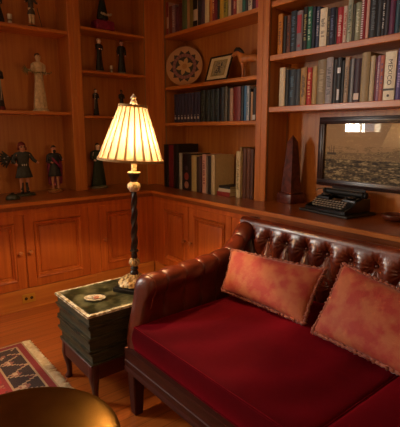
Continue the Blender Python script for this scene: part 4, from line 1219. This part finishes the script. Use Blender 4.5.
def addp(t, name, bm, m, smooth=60): return part(name, bm, m, t, smooth=smooth, world=False)

# far left bay, top shelf
f = figurine('figurine in pale trousers with dark scarf on the upper left shelf', 1.36, 3.955, 2.332, .30, '3a342c', hair='1a120c', style='tunic', pose='out', base='4a3a28')
bm = B(); tube(bm, [(.030,-.03,.13),(.032,-.03,.05)], [.016,.014], 10); tube(bm, [(-.012,-.0,.13),(-.014,-.0,.03)], [.016,.014], 10)
bm.free()
bm = B()
for s in (-1,1): tube(bm, [(s*.011,0,.15),(s*.0125,-.002,.08),(s*.0135,0,.030)], [.0165,.0125,.0115], 12)
addp(f, 'trousers', bm, cm_('b0a080'))
bm = B(); tube(bm, [(.045,-.02,.155),(.075,-.025,.005)], .0035, 6); addp(f, 'staff', bm, cm_('3a2414'))
cupm = noisy('white_glazed_cup', 'b4a894', 'd8ccb8', scale=30, rough=.3, coat=.4)
def small_cup(label, x, y, z, r=.018, h=.062):
    z += .0008; t = thing('small_cup', label, 'cup', (x, y, z)); bm = B()
    lathe(bm, [(r*.7,0),(r*.75,.003),(r*.85,h*.5),(r,h),(r*.88,h),(r*.7,h*.5),(r*.5,.006)], 20); part('cup', bm, cupm, t, smooth=50, world=False)
    bm = B(); lathe(bm, [(r*.80,h*.28),(r*.86,h*.30),(r*.90,h*.46),(r*.86,h*.48)], 20, cap=False); part('painted_band', bm, cm_('6a5a48'), t, smooth=50, world=False); return t
small_cup('tiny white glazed cup left of the pale-trousered figurine on the upper left shelf', 1.18, 3.955, 2.332, .020, .075)
figurine('dark caped figurine cut by the left photo edge on the upper left shelf', 1.105, 3.985, 2.332, .24, '1c1a18', hair='141010', style='gown', pose='folded', base='2a1c12', width=1.1)

# robed santo with branch
GX, GY = 1.395, 3.975
f = figurine('pale carved saint statue with arms held out over a leafy branch, second left shelf', GX, GY, 1.632, .515, 'b09c7c', skin_m=plain('worn_painted_face', 'b8a080', .6), hair='4a3a28', pose=(((.115,-.03,.655),(.20,-.05,.665)),((.09,-.02,.64),(.10,-.085,.625))), base='a8987c', width=1.0)
bm = B()
for k in range(15):
    a = -.11 + .21*k/14; ang = random.uniform(0, 2*PI)
    tube(bm, [(a, -.045, .300+.004*math.sin(k)), (a+.018*math.cos(ang), -.048+.012*math.sin(ang), .300+.022*math.sin(ang))], [.005,.0015], 5)
tube(bm, [(-.12,-.045,.312),(-.05,-.048,.298),(.05,-.045,.297),(.10,-.04,.305)], .004, 6)
for k in range(9):
    ang = .5 + k*.33
    tube(bm, [(-.11, -.045, .315), (-.11-.05*math.sin(ang), -.045, .315+.045*math.cos(ang))], [.006,.002], 5)
bmesh.ops.translate(bm, verts=bm.verts, vec=(0,0,.028))
addp(f, 'leafy_branch', bm, cm_('5a5430'))
bm = B(); lathe(bm, [(.048,.052),(.050,.058),(.047,.062)], 30, axis=Matrix.Diagonal((.95,.75,1))); addp(f, 'hem_band', bm, cm_('3a2c18'))
f = figurine('dark statue with pale striped front at the left edge, second shelf', 1.045, 3.975, 1.632, .40, '1e1a18', hair='141010', pose='pray', base='6a4a1c', style='robe', width=1.0)
bm = B()
for x in (-.016, 0, .016): box(bm, (x-.0035,-.040,.08), (x+.0035,-.036,.25))
addp(f, 'striped_panel', bm, cm_('8c8678'))
bm = B(); lathe(bm, [(.05,0),(.052,.012),(.048,.03)], 24, c=(0,0,.0)); addp(f, 'lower_plinth', bm, cm_('5a1414'))

# red-hooded warrior in black tunic
f = figurine('black-tunicked figurine with red hood and dark glasses on the left worktop', 1.185, 3.91, .90, .47, '262c2c', hair='5a0e0a', style='tunic', pose=(((.125,-.02,.66),(.10,-.08,.58)),((.13,-.02,.66),(.175,-.07,.60))), base='20281c', width=1.42, headw=1.2)
bm = B()
tube(bm, [(-.022,-.026,.424),(.022,-.026,.424)], .0045, 6)
for s in (-1,1): ball(bm, (s*.010,-.027,.424), .008, 10, (1,.5,.8))
addp(f, 'dark_glasses', bm, plain('painted_black', '0a0a0c', .3))
bm = B(); ball(bm, (0,.012,.434), .033, 18, (1.02,.85,1.05)); tube(bm, [(-.028,.0,.42),(-.030,.002,.395)], [.012,.009], 8); tube(bm, [(.028,.0,.42),(.030,.002,.395)], [.012,.009], 8); addp(f, 'red_hood', bm, cm_('5e100c'))
bm = B(); lathe(bm, [(.0385,.262),(.0405,.264),(.0405,.276),(.0385,.278)], 32, axis=Matrix.Diagonal((1.2,.74,1))); bl = addp(f, 'belt', bm, cm_('2a2620'))
for k in (-1,0,1):
    bm = B(); box(bm, (k*.017-.0045,-.0345,.262), (k*.017+.0045,-.031,.278), .001); part('belt_stud', bm, plain('silver_paint', 'a8a49c', .35, .6), bl, world=False)
bm = B()
for s in (-1,1): tube(bm, [(s*.0225,-.001,.115),(s*.0235,0,.07),(s*.0245,-.003,.035),(s*.026,-.02,.030)], [.0155,.014,.015,.013], 12)
addp(f, 'boots', bm, cm_('161412'))
bm = B(); tube(bm, [(-.03,.02,.36),(-.06,.022,.34),(-.088,.02,.28)], [.016,.03,.012], 10); addp(f, 'cloak', bm, cm_('121210'))
# folded wing behind the figurine's shoulder
bm = B()
for k in range(8):
    a = .9 - .30*k; c_ = Vector((-.105, .022, .325))
    tube(bm, [Vector((-.05,.022,.33)), c_, c_ + Vector((-.045*math.cos(a),.004*k%.01,.040*math.sin(a))), c_ + Vector((-.085*math.cos(a),.006,.085*math.sin(a)))], [.010,.016,.014,.004], 7)
addp(f, 'dark_wing', bm, cm_('1a1c18'))
bm = B()
for x_, z_ in ((-.12,.345),(-.135,.30),(-.10,.29),(-.15,.33)): ball(bm, (x_,.004,z_), .007, 8)
addp(f, 'silver_wing_marks', bm, plain('silver_paint', 'a8a49c', .35, .6))
# small dark green dome at bottom left
g_ = thing('small_bowl', 'small upturned dark green glazed bowl at the left edge of the worktop', 'bowl', (1.03, 3.74, .9008))
bm = B(); lathe(bm, [(.055,0),(.058,.004),(.054,.022),(.040,.040),(.020,.048),(.012,.050),(.014,.056),(.0,.058)], 30, cap=False); part('bowl', bm, noisy('dark_green_glaze', '1a2014', '384030', scale=30, rough=.3, coat=.4), g_, smooth=60, world=False)

# saint with purple cloak
f = figurine('bearded saint figurine in dark green robe with purple cloak on a gilded base, left worktop', 1.475, 3.95, .90, .445, '1c2226', hair='1c1410', style='tunic', pose=(((.115,-.02,.64),(.055,-.085,.62)),((.12,-.02,.66),(.12,-.085,.68))), base='7a4a1c', width=1.28, headw=1.1)
bm = B()
pts = [(.030,.030,.352),(.055,.028,.31),(.066,.024,.24),(.062,.024,.15),(.060,.028,.075)]
for k in range(2):
    sx = 1 if k == 0 else -1
    pp = [Vector((p[0]*sx*(1 if k == 0 else .62), p[1], p[2])) for p in pts]
    tube(bm, pp, [.012,.017,.019,.018,.016], 10)
tube(bm, [(-.034,.0,.345),(-.01,-.034,.29),(.03,-.036,.25),(.058,-.01,.22)], [.010,.012,.013,.010], 10)
cl = [[bm.verts.new((x*(1+.0*z), .030+.006*math.sin(x*160), z)) for x in [(-.038+.096*i/12) for i in range(13)]] for z in (.06,.15,.24,.33)]
for a, b_ in zip(cl, cl[1:]):
    for k in range(12): bm.faces.new((a[k], a[k+1], b_[k+1], b_[k]))
cl2 = [[bm.verts.new((v.co.x, v.co.y+.004, v.co.z)) for v in r] for r in cl]
for a, b_ in zip(cl2, cl2[1:]):
    for k in range(12): bm.faces.new((a[k], b_[k], b_[k+1], a[k+1]))
addp(f, 'purple_cloak', bm, cm_('6e1c40'))
bm = B(); ball(bm, (0,-.020,.378), .016, 12, (.9,.6,1.2)); addp(f, 'beard', bm, plain('painted_hair_1c1410', '1c1410', .5))
bm = B(); box(bm, (-.048,-.035,0), (.048,.030,.034), .006, 2); addp(f, 'gilded_block', bm, noisy('gilded_block_paint', '6a3c14', 'a8742c', scale=60, rough=.5))

# narrow bay
f = figurine('large dark-gowned statue standing on a deep red cushion base, top shelf of narrow bay', 2.040, 3.985, 2.485, .37, '14201e', hair='2a1a12', style='gown', pose='pray', base='2a0a14', width=.95)
bm = B(); box(bm, (-.095,-.065,-.0885), (.095,.065,-.001), .015, 3); addp(f, 'red_cushion_base', bm, cm_('74103a'))
bm = B()
for s in (-1,1):
    for k in range(4): ball(bm, (s*(.012+.012*k), -.075-.002*k, .045+.006*(k%2)), .011, 8)
addp(f, 'white_feet_and_lace', bm, cm_('9a8c7c'))
figurine('black-habited monk figurine with pale bald head, left on the middle narrow-bay shelf', 1.985, 3.975, 2.017, .315, '181612', skin_m=SKP, hair='d0b8a4', pose='folded', base='7a6448', width=1.12, headw=1.35, rot=.2)
small_cup('tiny white cup standing between the two black-habited figurines', 2.10, 3.955, 2.017, .015, .066)
figurine('black-habited figurine with pinkish tall head, right on the middle narrow-bay shelf', 2.225, 3.975, 2.017, .325, '1a1a16', skin_m=plain('pink_face', 'c08a80', .5), hair='6a4440', pose='down', base='7a7464', width=1.12, headw=1.25)
f = figurine('slender dark figurine holding a pale thin cross, lower shelf of narrow bay', 1.93, 3.975, 1.606, .262, '15100e', skin_m=SKP, hair='1c1410', pose='hold', base='241812', width=.9)
bm = B(); tube(bm, [(-.030,-.028,.06),(-.020,-.030,.235)], .0026, 6); tube(bm, [(-.036,-.030,.20),(-.010,-.029,.196)], .0024, 6); addp(f, 'thin_cross', bm, cm_('8c8478'))
figurine('dark figurine with bowed head behind the lamp finial, lower shelf of narrow bay', 2.215, 3.985, 1.606, .27, '12140e', skin_m=plain('dull_face', '6a4a38', .5), hair='1c1410', pose='folded', base='1c1610', width=1.0)
figurine('tall dark green robed statue behind the lamp shade on the worktop', 1.93, 3.985, .90, .46, '1a2a18', skin_m=SKP, hair='241a10', pose='hold', base='6a6450', width=1.5)

# ------------------------------------------------------------------ fill lamp added out of view behind the camera to brighten the room
cl = thing('added_fill_lamp', 'added fill lamp, an unseen frosted bowl hanging behind the viewpoint', 'lamp', (.3, -.7, 2.52))
bm = B(); lathe(bm, [(.05,2.95),(.055,2.93),(.012,2.925),(.010,2.64),(.03,2.63),(.04,2.60)], 24, c=(.3,-.7,0)); part('stem', bm, goldleaf, cl, smooth=50)
bowl, nt, b_, out = base_mat('fill_lamp_glass'); b_.inputs['Base Color'].default_value = (.8,.7,.55,1); b_.inputs['Emission Color'].default_value = (1,.74,.46,1); b_.inputs['Emission Strength'].default_value = FILL_E
bm = B(); lathe(bm, [(.0,2.50),(.09,2.51),(.16,2.545),(.19,2.60),(.18,2.60),(.15,2.56),(.0,2.53)], 40, c=(.3,-.7,0), cap=False); part('glass_bowl', bm, bowl, cl, smooth=60)

# daylight entering by the window
al = bpy.data.lights.new('daylight', 'AREA'); al.shape = 'RECTANGLE'; al.size = WX1-WX0; al.size_y = WZ1-WZ0; al.energy = SKY_W; al.color = (1,.95,.86)
ao = bpy.data.objects.new('daylight', al); C.objects.link(ao); ao.location = (wm, YB+.30, (WZ0+WZ1)/2); ao.rotation_euler = (-PI/2, 0, 0)
wd_ = bpy.data.worlds.new('sky'); sc.world = wd_; wd_.use_nodes = True
bg = wd_.node_tree.nodes['Background']; bg.inputs[0].default_value = (.75,.87,1,1); bg.inputs[1].default_value = 1.2

# ------------------------------------------------------------------ camera
cd = bpy.data.cameras.new('camera'); co = bpy.data.objects.new('camera', cd); C.objects.link(co)
co.location = (0, 0, 1.457)
cd.sensor_fit = 'HORIZONTAL'; cd.sensor_width = 36; cd.lens = 36*432.0/400; cd.clip_start = .02
yaw, pit = math.radians(39.05), math.radians(10.77)
co.rotation_euler = (PI/2 - pit, 0, -yaw)
sc.camera = co
vs = sc.view_settings; vs.view_transform = 'Standard'; vs.look = 'None'; vs.gamma = 1; vs.use_curve_mapping = False; vs.exposure = EXPO
